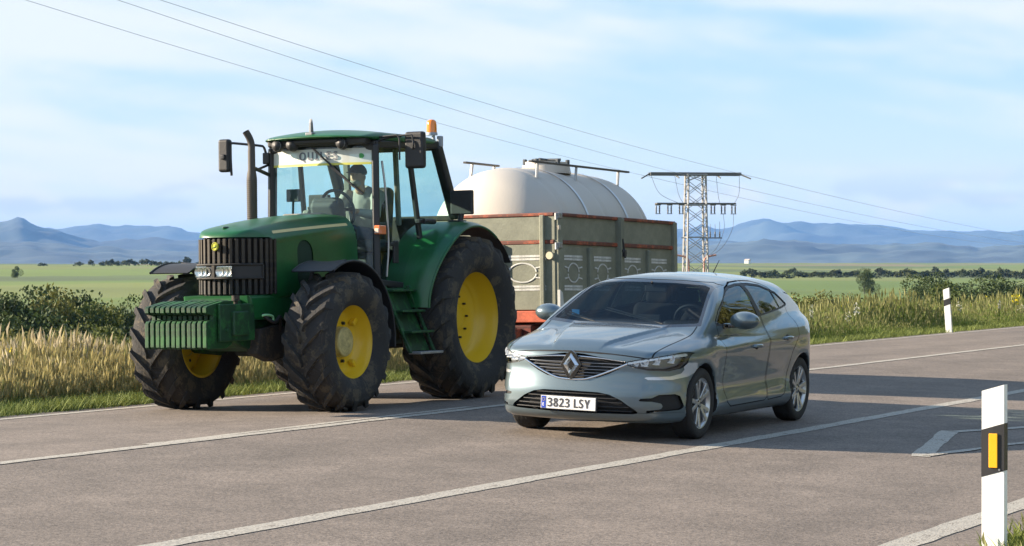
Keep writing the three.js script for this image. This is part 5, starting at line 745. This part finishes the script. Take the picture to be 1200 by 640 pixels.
// a point on the land seen through picture position px at distance D along the view: places plants where they stand in the world
const viewPoint = (px, D) => { const k = (px - 600) / 2774, c = Math.cos(VIEW_TURN), s = Math.sin(VIEW_TURN); return [D * (c + k * s), D * (-s + k * c)]; };
const pick = rng(5150);
{ // thicket along the stream below the road
  for (let px = -60; px < 330; px += 9.5) for (const row of [0, 1]) { const zz = -50 - row * 11 - pick() * 5, k = (px + 6 * pick() - 600) / 2774, D = zz / (-Math.sin(VIEW_TURN) + k * Math.cos(VIEW_TURN)), [x, z] = viewPoint(600 + k * 2774, D); const tall = (px < 120 ? 5.3 : px < 175 ? 4.8 : 4.5) * (.86 + .22 * pick()) + (row ? .4 : -.5); plantTree('thicket_tree', bushKinds[Math.floor(pick() * 6)], x, z, tall, 3.1 + pick() * 1.2, row ? 'leafy tree in the back row of the thicket below the dry grass verge' : 'leafy tree in the front row of the thicket below the dry grass verge', row ? 'back row of the thicket' : 'front row of the thicket'); }
  for (let px = 470; px < 640; px += 40) { const k = (px - 600) / 2774, D = -56 / (-Math.sin(VIEW_TURN) + k * Math.cos(VIEW_TURN)), [x, z] = viewPoint(px, D); plantTree('thicket_tree', bushKinds[Math.floor(pick() * 6)], x, z, 4.6, 2.8, 'leafy tree standing beyond the trailer', 'trees beyond the trailer'); }
  for (let px = 900; px < 1290; px += 15) { const zz = -46 - 12 * pick(), k = (px + 8 * pick() - 600) / 2774, D = zz / (-Math.sin(VIEW_TURN) + k * Math.cos(VIEW_TURN)), [x, z] = viewPoint(600 + k * 2774, D); const p2 = 600 + k * 2774, big = Math.exp(-(((p2 - 1105) / 32) ** 2)) + .75 * Math.exp(-(((p2 - 1170) / 25) ** 2)); const h = 3.8 + 1.3 * pick() + 1.7 * big; plantTree('shrub', bushKinds[big > .4 ? [2, 4, 0][Math.floor(pick() * 3)] : Math.floor(pick() * 6)], x, z, h, 2.6 + 1.6 * pick() + 1.3 * big, big > .4 ? 'tall dark shrub among the bushes behind the leaning white post' : 'rounded green shrub beyond the flowering verge', big > .4 ? 'tall dark shrubs beyond the verge' : 'green shrubs beyond the verge'); }
  { const [x, z] = viewPoint(1013, 420); plantTree('field_tree', bushKinds[2], x, z, 4.6, 2.6, 'pair of small trees standing alone in the green field: the taller', 0, .1).userData.label = 'taller small tree standing alone in the green field'; const [x2, z2] = viewPoint(1022, 424); plantTree('field_tree', bushKinds[0], x2, z2, 2.9, 2.4, 'lower round tree beside the taller lone field tree'); }
  { const [x, z] = viewPoint(20, 560); plantTree('field_tree', bushKinds[0], x, z, 3.4, 2.4, 'single round tree in the bright green field'); }
  // hedgerow trees on the crest of the left-hand field, and the long belt across the right-hand plain
  const crest = [50, 92, 107, 120, 126, 131, 138, 145, 152, 158, 166, 173, 180, 187, 196, 204, 211, 219, 228, 236]; crest.forEach((px, i) => { const [x, z] = viewPoint(px, 980 + 60 * pick()), big = px === 219; plantTree('hedgerow_tree', smallKinds[i % 3], x, z, (big ? 5.0 : px === 50 ? 2.2 : 2.0 + 1.6 * pick()), 1.8 + 1.6 * pick(), big ? 'tallest pale tree on the crest of the green field' : 'small dark tree on the far crest of the green field', big ? undefined : 'trees on the field crest'); });
  for (let px = 872; px < 1215; px += 5.5) { const [x, z] = viewPoint(px + 4 * pick(), 700 + 110 * pick()); plantTree('belt_tree', smallKinds[Math.floor(pick() * 3)], x, z, 1.9 + 2.2 * pick() * pick() + (px > 1120 ? .5 : 0), 1.9 + 2 * pick(), 'small grey green tree in the belt across the plain', 'belt of trees across the plain'); }
  // trees on the camera's side of the road, mirrored in the car's side windows
  for (let x = 30; x < 112; x += 4.6) plantTree('roadside_tree', bushKinds[Math.floor(pick() * 6)], x, 2.5 + 5 * pick(), 16 + 6 * pick(), 5.5 + 2 * pick(), 'leafy tree on the near side of the road, opposite the car', 'trees opposite the car');
}
{ // far white farm building
  const [x, z] = viewPoint(876, 2050), y = landY(x, z), b = thing('farm_building', 'tiny white farm building far out on the plain', 'building', [x, y, z]); part('wall', box(5, 3.4, 4, 0, 1.7, 0, .05), std([.75, .73, .70], .8), b); part('roof', extrude([[-2.7, 0], [0, 1.1], [2.7, 0]], 4.4, .02).translate(0, 3.42, -2.2), std([.55, .45, .38], .8), b);
  const [x2, z2] = viewPoint(1000, 300), [x3, z3] = viewPoint(1260, 330), pth = []; for (let k = 0; k <= 30; k++) { const t = k / 30, xx = lerp(x2 - 60, x3 + 80, t), zz = lerp(z2 - 4, z3, t); pth.push([xx, zz]); }
  structure('farm_track', grid(30, 1, (u, v) => { const [xx, zz] = pth[Math.round(u * 30)]; return [xx, landY(xx, zz + (v - .5) * 3) + .12, zz + (v - .5) * 3]; }), std([.42, .38, .28], .95), 'pale farm track crossing the green plain');
}
// ------------------------------------------------------------------ grasses: tufts of real blades
function tuftGeo(seed, { blades, h, spread, w, bend, head = 0, headColor, hueA, hueB }) {
  const r = rng(seed), pos = [], col = [];
  for (let b = 0; b < blades; b++) {
    const a = r() * 6.28, q = spread * Math.sqrt(r()), x0 = q * Math.cos(a), z0 = q * Math.sin(a), H = h * (.55 + .6 * r()), da = r() * 6.28, lean = bend * (.3 + r()) * H, ww = w * (.7 + .6 * r()), fa = r() * 6.28, fx = Math.cos(fa), fz = Math.sin(fa), tone = .75 + .5 * r();
    const P = t => [x0 + Math.cos(da) * lean * t * t, H * t * (1 - .12 * bend * t), z0 + Math.sin(da) * lean * t * t], ts = [0, .4, .75, 1];
    const mixT = r(), blade = [0, 1, 2].map(i => lerp(hueA[i], hueB[i], mixT) * tone);      // one colour for a whole blade
    for (let s = 0; s < 3; s++) { const p = P(ts[s]), n = P(ts[s + 1]), wa = ww * (1 - ts[s] * .75), wb = s === 2 ? ww * .15 : ww * (1 - ts[s + 1] * .75); const A = [p[0] - fx * wa, p[1], p[2] - fz * wa], B = [p[0] + fx * wa, p[1], p[2] + fz * wa], D = [n[0] - fx * wb, n[1], n[2] - fz * wb], E = [n[0] + fx * wb, n[1], n[2] + fz * wb]; pos.push(...A, ...B, ...E, ...A, ...E, ...D); for (let q = 0; q < 6; q++) col.push(...blade); }
    if (head && r() < head) { const t = P(1), hw = w * 2.4, hh = .09 * (.7 + .6 * r()); for (const k of [0, 1]) { const gx = k ? -fz : fx, gz = k ? fx : fz, c = headColor.map(v => v * tone); const A = [t[0], t[1] - .02, t[2]], B = [t[0] + gx * hw, t[1] + hh * .4, t[2] + gz * hw], D = [t[0] + Math.cos(da) * .02, t[1] + hh, t[2] + Math.sin(da) * .02], E = [t[0] - gx * hw, t[1] + hh * .4, t[2] - gz * hw]; pos.push(...A, ...B, ...D, ...A, ...D, ...E); for (let q = 0; q < 6; q++) col.push(...c); } }
  }
  const g = new THREE.BufferGeometry(); g.setAttribute('position', new THREE.Float32BufferAttribute(pos, 3)); g.setAttribute('color', new THREE.Float32BufferAttribute(col, 3)); g.computeVertexNormals(); return g;
}
function flowerGeo(seed, h, petal, n) { const r = rng(seed), pos = [], col = []; for (let k = 0; k < n; k++) { const a = r() * 6.28, q = .10 * r(), x = q * Math.cos(a), z = q * Math.sin(a), H = h * (.7 + .45 * r()), w = .004; const g = [.10, .14, .03]; pos.push(x - w, 0, z, x + w, 0, z, x * 1.6 + w, H, z * 1.6, x - w, 0, z, x * 1.6 + w, H, z * 1.6, x * 1.6 - w, H, z * 1.6); for (let i = 0; i < 6; i++) col.push(...g); for (let m = 0; m < 7; m++) { const c = [x * 1.6 + (r() - .5) * .07, H + (r() - .7) * .12, z * 1.6 + (r() - .5) * .07], s = .016 * (.7 + .7 * r()), u = V(r() - .5, r() - .5, r() - .5).normalize(), v = V(r() - .5, r() - .5, r() - .5).cross(u).normalize(), t = .8 + .3 * r(); const p = [[-1, 0], [0, -1], [1, 0], [0, 1]].map(([e, f]) => [c[0] + (u.x * e + v.x * f) * s, c[1] + (u.y * e + v.y * f) * s, c[2] + (u.z * e + v.z * f) * s]); pos.push(...p[0], ...p[1], ...p[2], ...p[0], ...p[2], ...p[3]); for (let i = 0; i < 6; i++) col.push(...petal.map(q2 => q2 * t)); } } const g = new THREE.BufferGeometry(); g.setAttribute('position', new THREE.Float32BufferAttribute(pos, 3)); g.setAttribute('color', new THREE.Float32BufferAttribute(col, 3)); g.computeVertexNormals(); return g; }
function scatter(name, label, geo, mat, spots) {
  if (!spots.length) return; const m = new THREE.InstancedMesh(geo, mat, spots.length), M = new THREE.Matrix4(), q = new THREE.Quaternion(), up = V(0, 1, 0), r = rng(spots.length);
  spots.forEach(([x, y, z, s], i) => { q.setFromAxisAngle(up, r() * 6.28); M.compose(V(x, y, z), q, V(s * (.8 + .4 * r()), s * (.8 + .4 * r()), s * (.8 + .4 * r()))); m.setMatrixAt(i, M); });
  shadows(m); m.name = numbered(name); m.userData = { kind: 'stuff', label, category: 'grass' }; scene.add(m);
}
{
  const g1 = leafMat([1, 1, 1], .35), strawA = [.36, .33, .17], strawB = [.56, .49, .31], greenA = [.11, .15, .035], greenB = [.24, .28, .075];
  const kinds = {
    dry: [0, 1, 2].map(k => tuftGeo(400 + k, { blades: 20, h: .39, spread: .13, w: .0034, bend: .35, head: .6, headColor: [.58, .52, .38], hueA: strawA, hueB: strawB })),
    mixed: [0, 1].map(k => tuftGeo(410 + k, { blades: 18, h: .34, spread: .14, w: .005, bend: .45, head: .25, headColor: [.45, .40, .2], hueA: [.15, .19, .05], hueB: [.38, .38, .16] })),
    short: [0, 1].map(k => tuftGeo(420 + k, { blades: 22, h: .13, spread: .12, w: .005, bend: .6, hueA: greenA, hueB: greenB })),
    green: [0, 1, 2].map(k => tuftGeo(430 + k, { blades: 18, h: .44, spread: .15, w: .0065, bend: .4, head: .10, headColor: [.32, .32, .14], hueA: greenA, hueB: [.23, .305, .065] })),
  };
  const S = {}, add = (k, v, x, z, s) => ((S[k + v] ||= []).push([x, landY(x, z) - .02, z, s])), r = rng(909);
  const n = 60000; for (let i = 0; i < n; i++) {
    const d = 15.28 + 9.2 * Math.pow(r(), 1.15), k = -.245 + .49 * r(), z = -d, D = z / (-Math.sin(VIEW_TURN) + k * Math.cos(VIEW_TURN)), x = D * (Math.cos(VIEW_TURN) + k * Math.sin(VIEW_TURN));
    if (x < 14 || x > 98 || (r() < .35 && fbm(x * .9, z * 1.1, 15, 3) > .08)) continue; const right = sstep(29, 40, x + 4 * fbm(x * .1, z * .2)), e = d - 15.32 - .35 * fbm(x * .5, 2, 0, 3), p = fbm(x * .45, z * .6, 3, 4), q = r();
    if (e < .9 + .4 * p) { add('short', i % 2, x, z, .75 + .7 * r()); continue; }
    const tall = sstep(.7, 2.2, e), sc = lerp(.55, 1.0, tall) * (.62 + .7 * r()) * (1 + .75 * fbm(x * .55 + 3, z * .9, 12, 3));
    if (q < right * (1.02 - .10 * sstep(.1, .3, p)) + .16 * sstep(-.1, .3, p)) { add('green', i % 3, x, z, sc * lerp(.95, .90 + .5 * fbm(x * .35, z * .5, 8, 3), right)); if (i % 4 === 0) add('short', 0, x, z, 1.3); }
    else if (q < .64 + .6 * p + right * .4 || e < 1.9 + 1.6 * p) add('mixed', i % 2, x, z, sc * 1.05);
    else add('dry', i % 3, x, z, sc * .88 * (1.05 + .35 * fbm(x * .8, z * .8, 6, 3)));
  }
  for (let i = 0; i < 1500; i++) { const x = 12 + 14 * r(), z = -3.86 + .55 * Math.pow(r(), 1.4) + .2 * fbm(x, 4) + (x > 13.45 ? 0 : .35); add('short', i % 2, x, z, .7 + .7 * r()); if (i % 5 === 0) add('green', i % 3, x, z + .12, .35 + .25 * r()); }
  for (let i = 0; i < 2600; i++) add('mixed', i % 2, 2 + 60 * r(), -2.6 + 9 * r(), 1.1);
  const L = { dry: 'dry beige grass with seed heads on the verge', mixed: 'half dry grass on the verge', short: 'short green grass along the road edge', green: 'tall green grass on the verge' };
  for (const k of Object.keys(kinds)) kinds[k].forEach((g, v) => scatter(`${k === 'short' ? 'edge' : k}_grass`, L[k], g, g1, S[k + v] || []));
  // flowers: yellow rape beyond the leaning post, scattered white umbels
  const yel = [], whi = []; for (let i = 0; i < 9000; i++) { const k = -.245 + .49 * r(), d = 16.3 + 8 * r(), z = -d, D = z / (-Math.sin(VIEW_TURN) + k * Math.cos(VIEW_TURN)), x = D * (Math.cos(VIEW_TURN) + k * Math.sin(VIEW_TURN)); if (x < 15 || x > 100) continue; const px = 600 + 2774 * k; const den = px > 900 ? .01 + .3 * sstep(1125, 1165, px) * sstep(19, 21.5, d) + .14 * Math.exp(-(((px - 985) / 30) ** 2)) * sstep(19, 21, d) : .004; if (r() < den) yel.push([x, landY(x, z), z, .9 + .3 * r()]); else if (px > 900 && r() < .018) whi.push([x, landY(x, z), z, .8 + .4 * r()]); }
  scatter('yellow_flower_patch', 'yellow flowering weeds in the verge', flowerGeo(1, .56, [.72, .60, .03], 7), g1, yel); scatter('white_flower_patch', 'small white flowering weeds in the verge', flowerGeo(2, .50, [.62, .62, .52], 5), g1, whi);
}

// ------------------------------------------------------------------ electricity pylon and wires
{
  const D = 180, [bx, bz] = viewPoint(815, D), gy = landY(bx, bz), top = 8.15 - gy, py = thing('lattice_pylon', 'grey lattice steel electricity pylon with two cross arms beyond the trailer', 'pylon', [bx, gy, bz]); py.rotation.y = VIEW_TURN - Math.PI / 2 + .12;
  const m = std([.28, .28, .285], .6, .3), dk = std([.13, .125, .12], .6, .3), ins = phys([.16, .15, .15], .3, 0, { clearcoat: .6 });
  const halfWidth = y => lerp(.92, .66, clamp(y / top));
  for (const sx of [-1, 1]) for (const sz of [-1, 1]) part('leg', bar([sx * halfWidth(0), -.3, sz * halfWidth(0)], [sx * halfWidth(top), top, sz * halfWidth(top)], .12, .12, .01), m, py);
  const ys = []; for (let y = .2; y < top - .2; y += 1.05) ys.push(y);
  ys.forEach((y, i) => { const y2 = Math.min(y + 1.05, top), a = halfWidth(y), b = halfWidth(y2); for (const [p, q] of [[[-1, -1], [1, -1]], [[1, -1], [1, 1]], [[1, 1], [-1, 1]], [[-1, 1], [-1, -1]]]) { part('brace', bar([p[0] * a, y, p[1] * a], [q[0] * b, y2, q[1] * b], .045, .045, .004), m, py); part('brace', bar([q[0] * a, y, q[1] * a], [p[0] * b, y2, p[1] * b], .045, .045, .004), m, py); } });
  for (const y of [top - .05, top - 2.35, top - 4.8]) for (const s of [-1, 1]) { part('tie_bar', bar([-.8, y, s * .72], [.8, y, s * .72], .09, .09, .004), m, py); part('tie_bar', bar([s * .72, y, -.8], [s * .72, y, .8], .09, .09, .004), m, py); }
  const arm = (y, x0, x1, t) => { const g = part('cross_arm', mg(bar([x0, y, -.42], [x1, y, -.42], t, t * 1.2, .01), bar([x0, y, .42], [x1, y, .42], t, t * 1.2, .01), ...Array.from({ length: 9 }, (_, k) => { const a = lerp(x0, x1, k / 9), b = lerp(x0, x1, (k + 1) / 9); return bar([a, y, k % 2 ? .42 : -.42], [b, y, k % 2 ? -.42 : .42], .06, .06, .004); })), dk, py); return g; };
  arm(top, -3.55, 3.45, .20); arm(top - 2.25, -3.05, 3.05, .11);
  for (const x of [-2.9, -2.0, -1.1, 1.35, 2.15, 2.95]) { const s = part('fuse_holder', mg(box(.42, .06, .3, x, top - 2.36, 0, .01), box(.40, .05, .28, x, top - 3.02, 0, .01)), dk, py); for (const q of [-.13, .13]) part('insulator', lathe([[.001, -.62], [.04, -.6], [.045, -.55], [.07, -.5], [.045, -.46], [.075, -.38], [.045, -.33], [.075, -.25], [.045, -.2], [.07, -.12], [.04, -.06], [.001, 0]], 12).translate(x + q, top - 2.38, 0), ins, s); }
  part('equipment_arm', mg(bar([.5, top - 4.85, 0], [2.05, top - 4.85, 0], .09, .09, .006), bar([-1.1, top - 4.85, 0], [-.5, top - 4.85, 0], .07, .07, .006)), dk, py);
  for (const x of [1.25, 1.62, 1.98]) part('surge_arrester', lathe([[.03, 0], [.07, .05], [.045, .12], [.07, .2], [.045, .28], [.06, .36], [.02, .45], [.015, 1.0 + .2 * (x > 1.9)], [.001, 1.05]], 10).translate(x - .1, top - 4.8, 0), ins, py);
  const pink = std([.50, .26, .20], .6);
  for (const s of [-1, 1]) part('cable_pipe', pipe([[s * 1.55, top - 6.15, .2], [s * 1.0, top - 6.25, .3], [s * .62, top - 6.5, .4], [s * .60, top - 8, .4], [s * .62, .2, .4]], .075, 40, 8, .3), pink, py);
  for (const [x0, x1, dx] of [[-3.45, -1.1, -.6], [3.4, 2.95, .5], [-1.6, -.9, .1], [1.6, 1.9, .1]]) part('jumper_wire', pipe([[x0, top - .1, 0], [lerp(x0, x1, .35) + dx * .2, top - 1.5, .1], [x1, top - 2.3, 0]], .016, 20, 5), dk, py);
  for (const [a, b] of [[2.95, 1.9], [2.15, 1.5]]) part('jumper_wire', pipe([[a, top - 3.0, 0], [lerp(a, b, .4) + .3, top - 4.2, .1], [b + .1, top - 5.6, .2], [.7, top - 6.4, .3]], .014, 20, 5), dk, py);
  for (const x of [-3.5, -1.6, 1.6, 3.5]) part('strain_insulator', rod([x, top + .02, -.3], [x + (x > 3 ? .75 : x < -3 ? -.7 : .3), top - (Math.abs(x) > 3 ? .35 : .3), .2], .06, .05, 8), dk, py);
  py.updateMatrixWorld(true);
  // wires: towards the viewer's left and away over the plain
  const wm = std([.45, .46, .48], .5, .5);
  const ends = [[-4.1, 0], [-.6, 0], [4.1, 0]], near = [[30, 92], [138, 90], [188, 88]];
  ends.forEach(([ox], i) => {
    const a = V(ox, top - .1, 0).applyMatrix4(py.matrixWorld), [nx, nz] = viewPoint(near[i][0], near[i][1]), b = V(nx, 1.476 + 307 / 2774 * near[i][1], nz), pts = []; const dir = b.clone().sub(a);
    for (let k = 0; k <= 24; k++) { const t = k / 24 * 1.85, p = a.clone().addScaledVector(dir, t); p.y -= 1.35 * t * (1 - t) * (t < 1 ? 1 : .55); pts.push([p.x, p.y, p.z]); }
    single('power_wire', pipe(pts, .0105, 60, 5), wm, ['thin power wire from the pylon arm end, lowest of the three over the tractor', 'thin power wire from the pylon, the middle one over the tractor', 'thin power wire from the pylon, uppermost of the three over the tractor'][i], 'wire');
    const f = viewPoint(1330 + i * 45, 640), c = V(f[0], 6.5, f[1]), q = []; for (let k = 0; k <= 20; k++) { const t = k / 20, p = a.clone().lerp(c, t); p.y -= 13 * t * (1 - t); q.push([p.x, p.y, p.z]); } single('power_wire', pipe(q, .014, 50, 5), wm, 'thin power wire sagging away from the pylon over the plain', 'wire', 'wires over the plain');
  });
}
// ------------------------------------------------------------------ roadside delineator posts
function post(label, x, z, h, tilt, refl) {
  const y = landY(x, z) > -1 ? Math.min(roadY(Math.min(Math.max(z, ROAD_FAR), ROAD_NEAR)), .2) : 0, p = thing('delineator_post', label, 'post', [x, y - .05, z]); p.rotation.set(tilt, 0, 0);
  const sh = (y0, y1, s0, s1, g = 0) => { const W = .066 + g, D = .058 + g, pts = [[-D, -W], [-D * 1.02, 0], [-D, W], [D * .2, W], [D, W * .55], [D, -W * .55], [D * .2, -W]], top = (z) => y1 + s1 * z, bot = z => y0 + s0 * z, pos = [], n = pts.length; for (let k = 0; k < n; k++) { const [ax, az] = pts[k], [bx, bz] = pts[(k + 1) % n], A = [ax, bot(az), az], B = [bx, bot(bz), bz], C = [bx, top(bz), bz], E = [ax, top(az), az]; pos.push(...A, ...C, ...B, ...A, ...E, ...C); } for (let k = 1; k < n - 1; k++) { const f = i => [pts[i][0], top(pts[i][1]), pts[i][1]]; pos.push(...f(0), ...f(k + 1), ...f(k)); const q = i => [pts[i][0], bot(pts[i][1]), pts[i][1]]; pos.push(...q(0), ...q(k), ...q(k + 1)); } const geo = new THREE.BufferGeometry(); geo.setAttribute('position', new THREE.Float32BufferAttribute(pos, 3)); geo.computeVertexNormals(); return uvBox(geo); };
  const sl = .30; part('shaft', sh(-.1, h, 0, sl), std([.84, .84, .81], .5), p); const b = part('black_band', sh(h - (refl ? .50 : .36), h - .225, sl, sl, .002), std([.02, .02, .022], .5), p);
  if (refl) { part('reflector', box(.012, .20, .052, -.064, h - .365, .004, .004), phys([.85, .42, .008], .25, 0, { clearcoat: 1, clearcoatRoughness: .1 }), b); part('screw', new THREE.CylinderGeometry(.006, .006, .006, 10).rotateZ(Math.PI / 2).translate(-.064, h - .475, .04), steel, b); }
  return p;
}
post('white roadside delineator post with black band and amber reflector', 13.55, -3.865, 1.02, 0, true);
post('leaning white roadside post with a black band in the far verge', 49.9, -15.25, 1.0, -.07, false);
// driver of the car
seatedPerson('person in a dark top driving the grey blue car', [CARX + 2.50, roadY(CARZ) + .58, CARZ + .36 - .075], { lean: 0, hand: [-.42, .36, .17], sleeve: .95, shirt: [.03, .03, .035], trousers: [.03, .04, .07], hair: [.03, .022, .018] });
renderer.render(scene, camera);
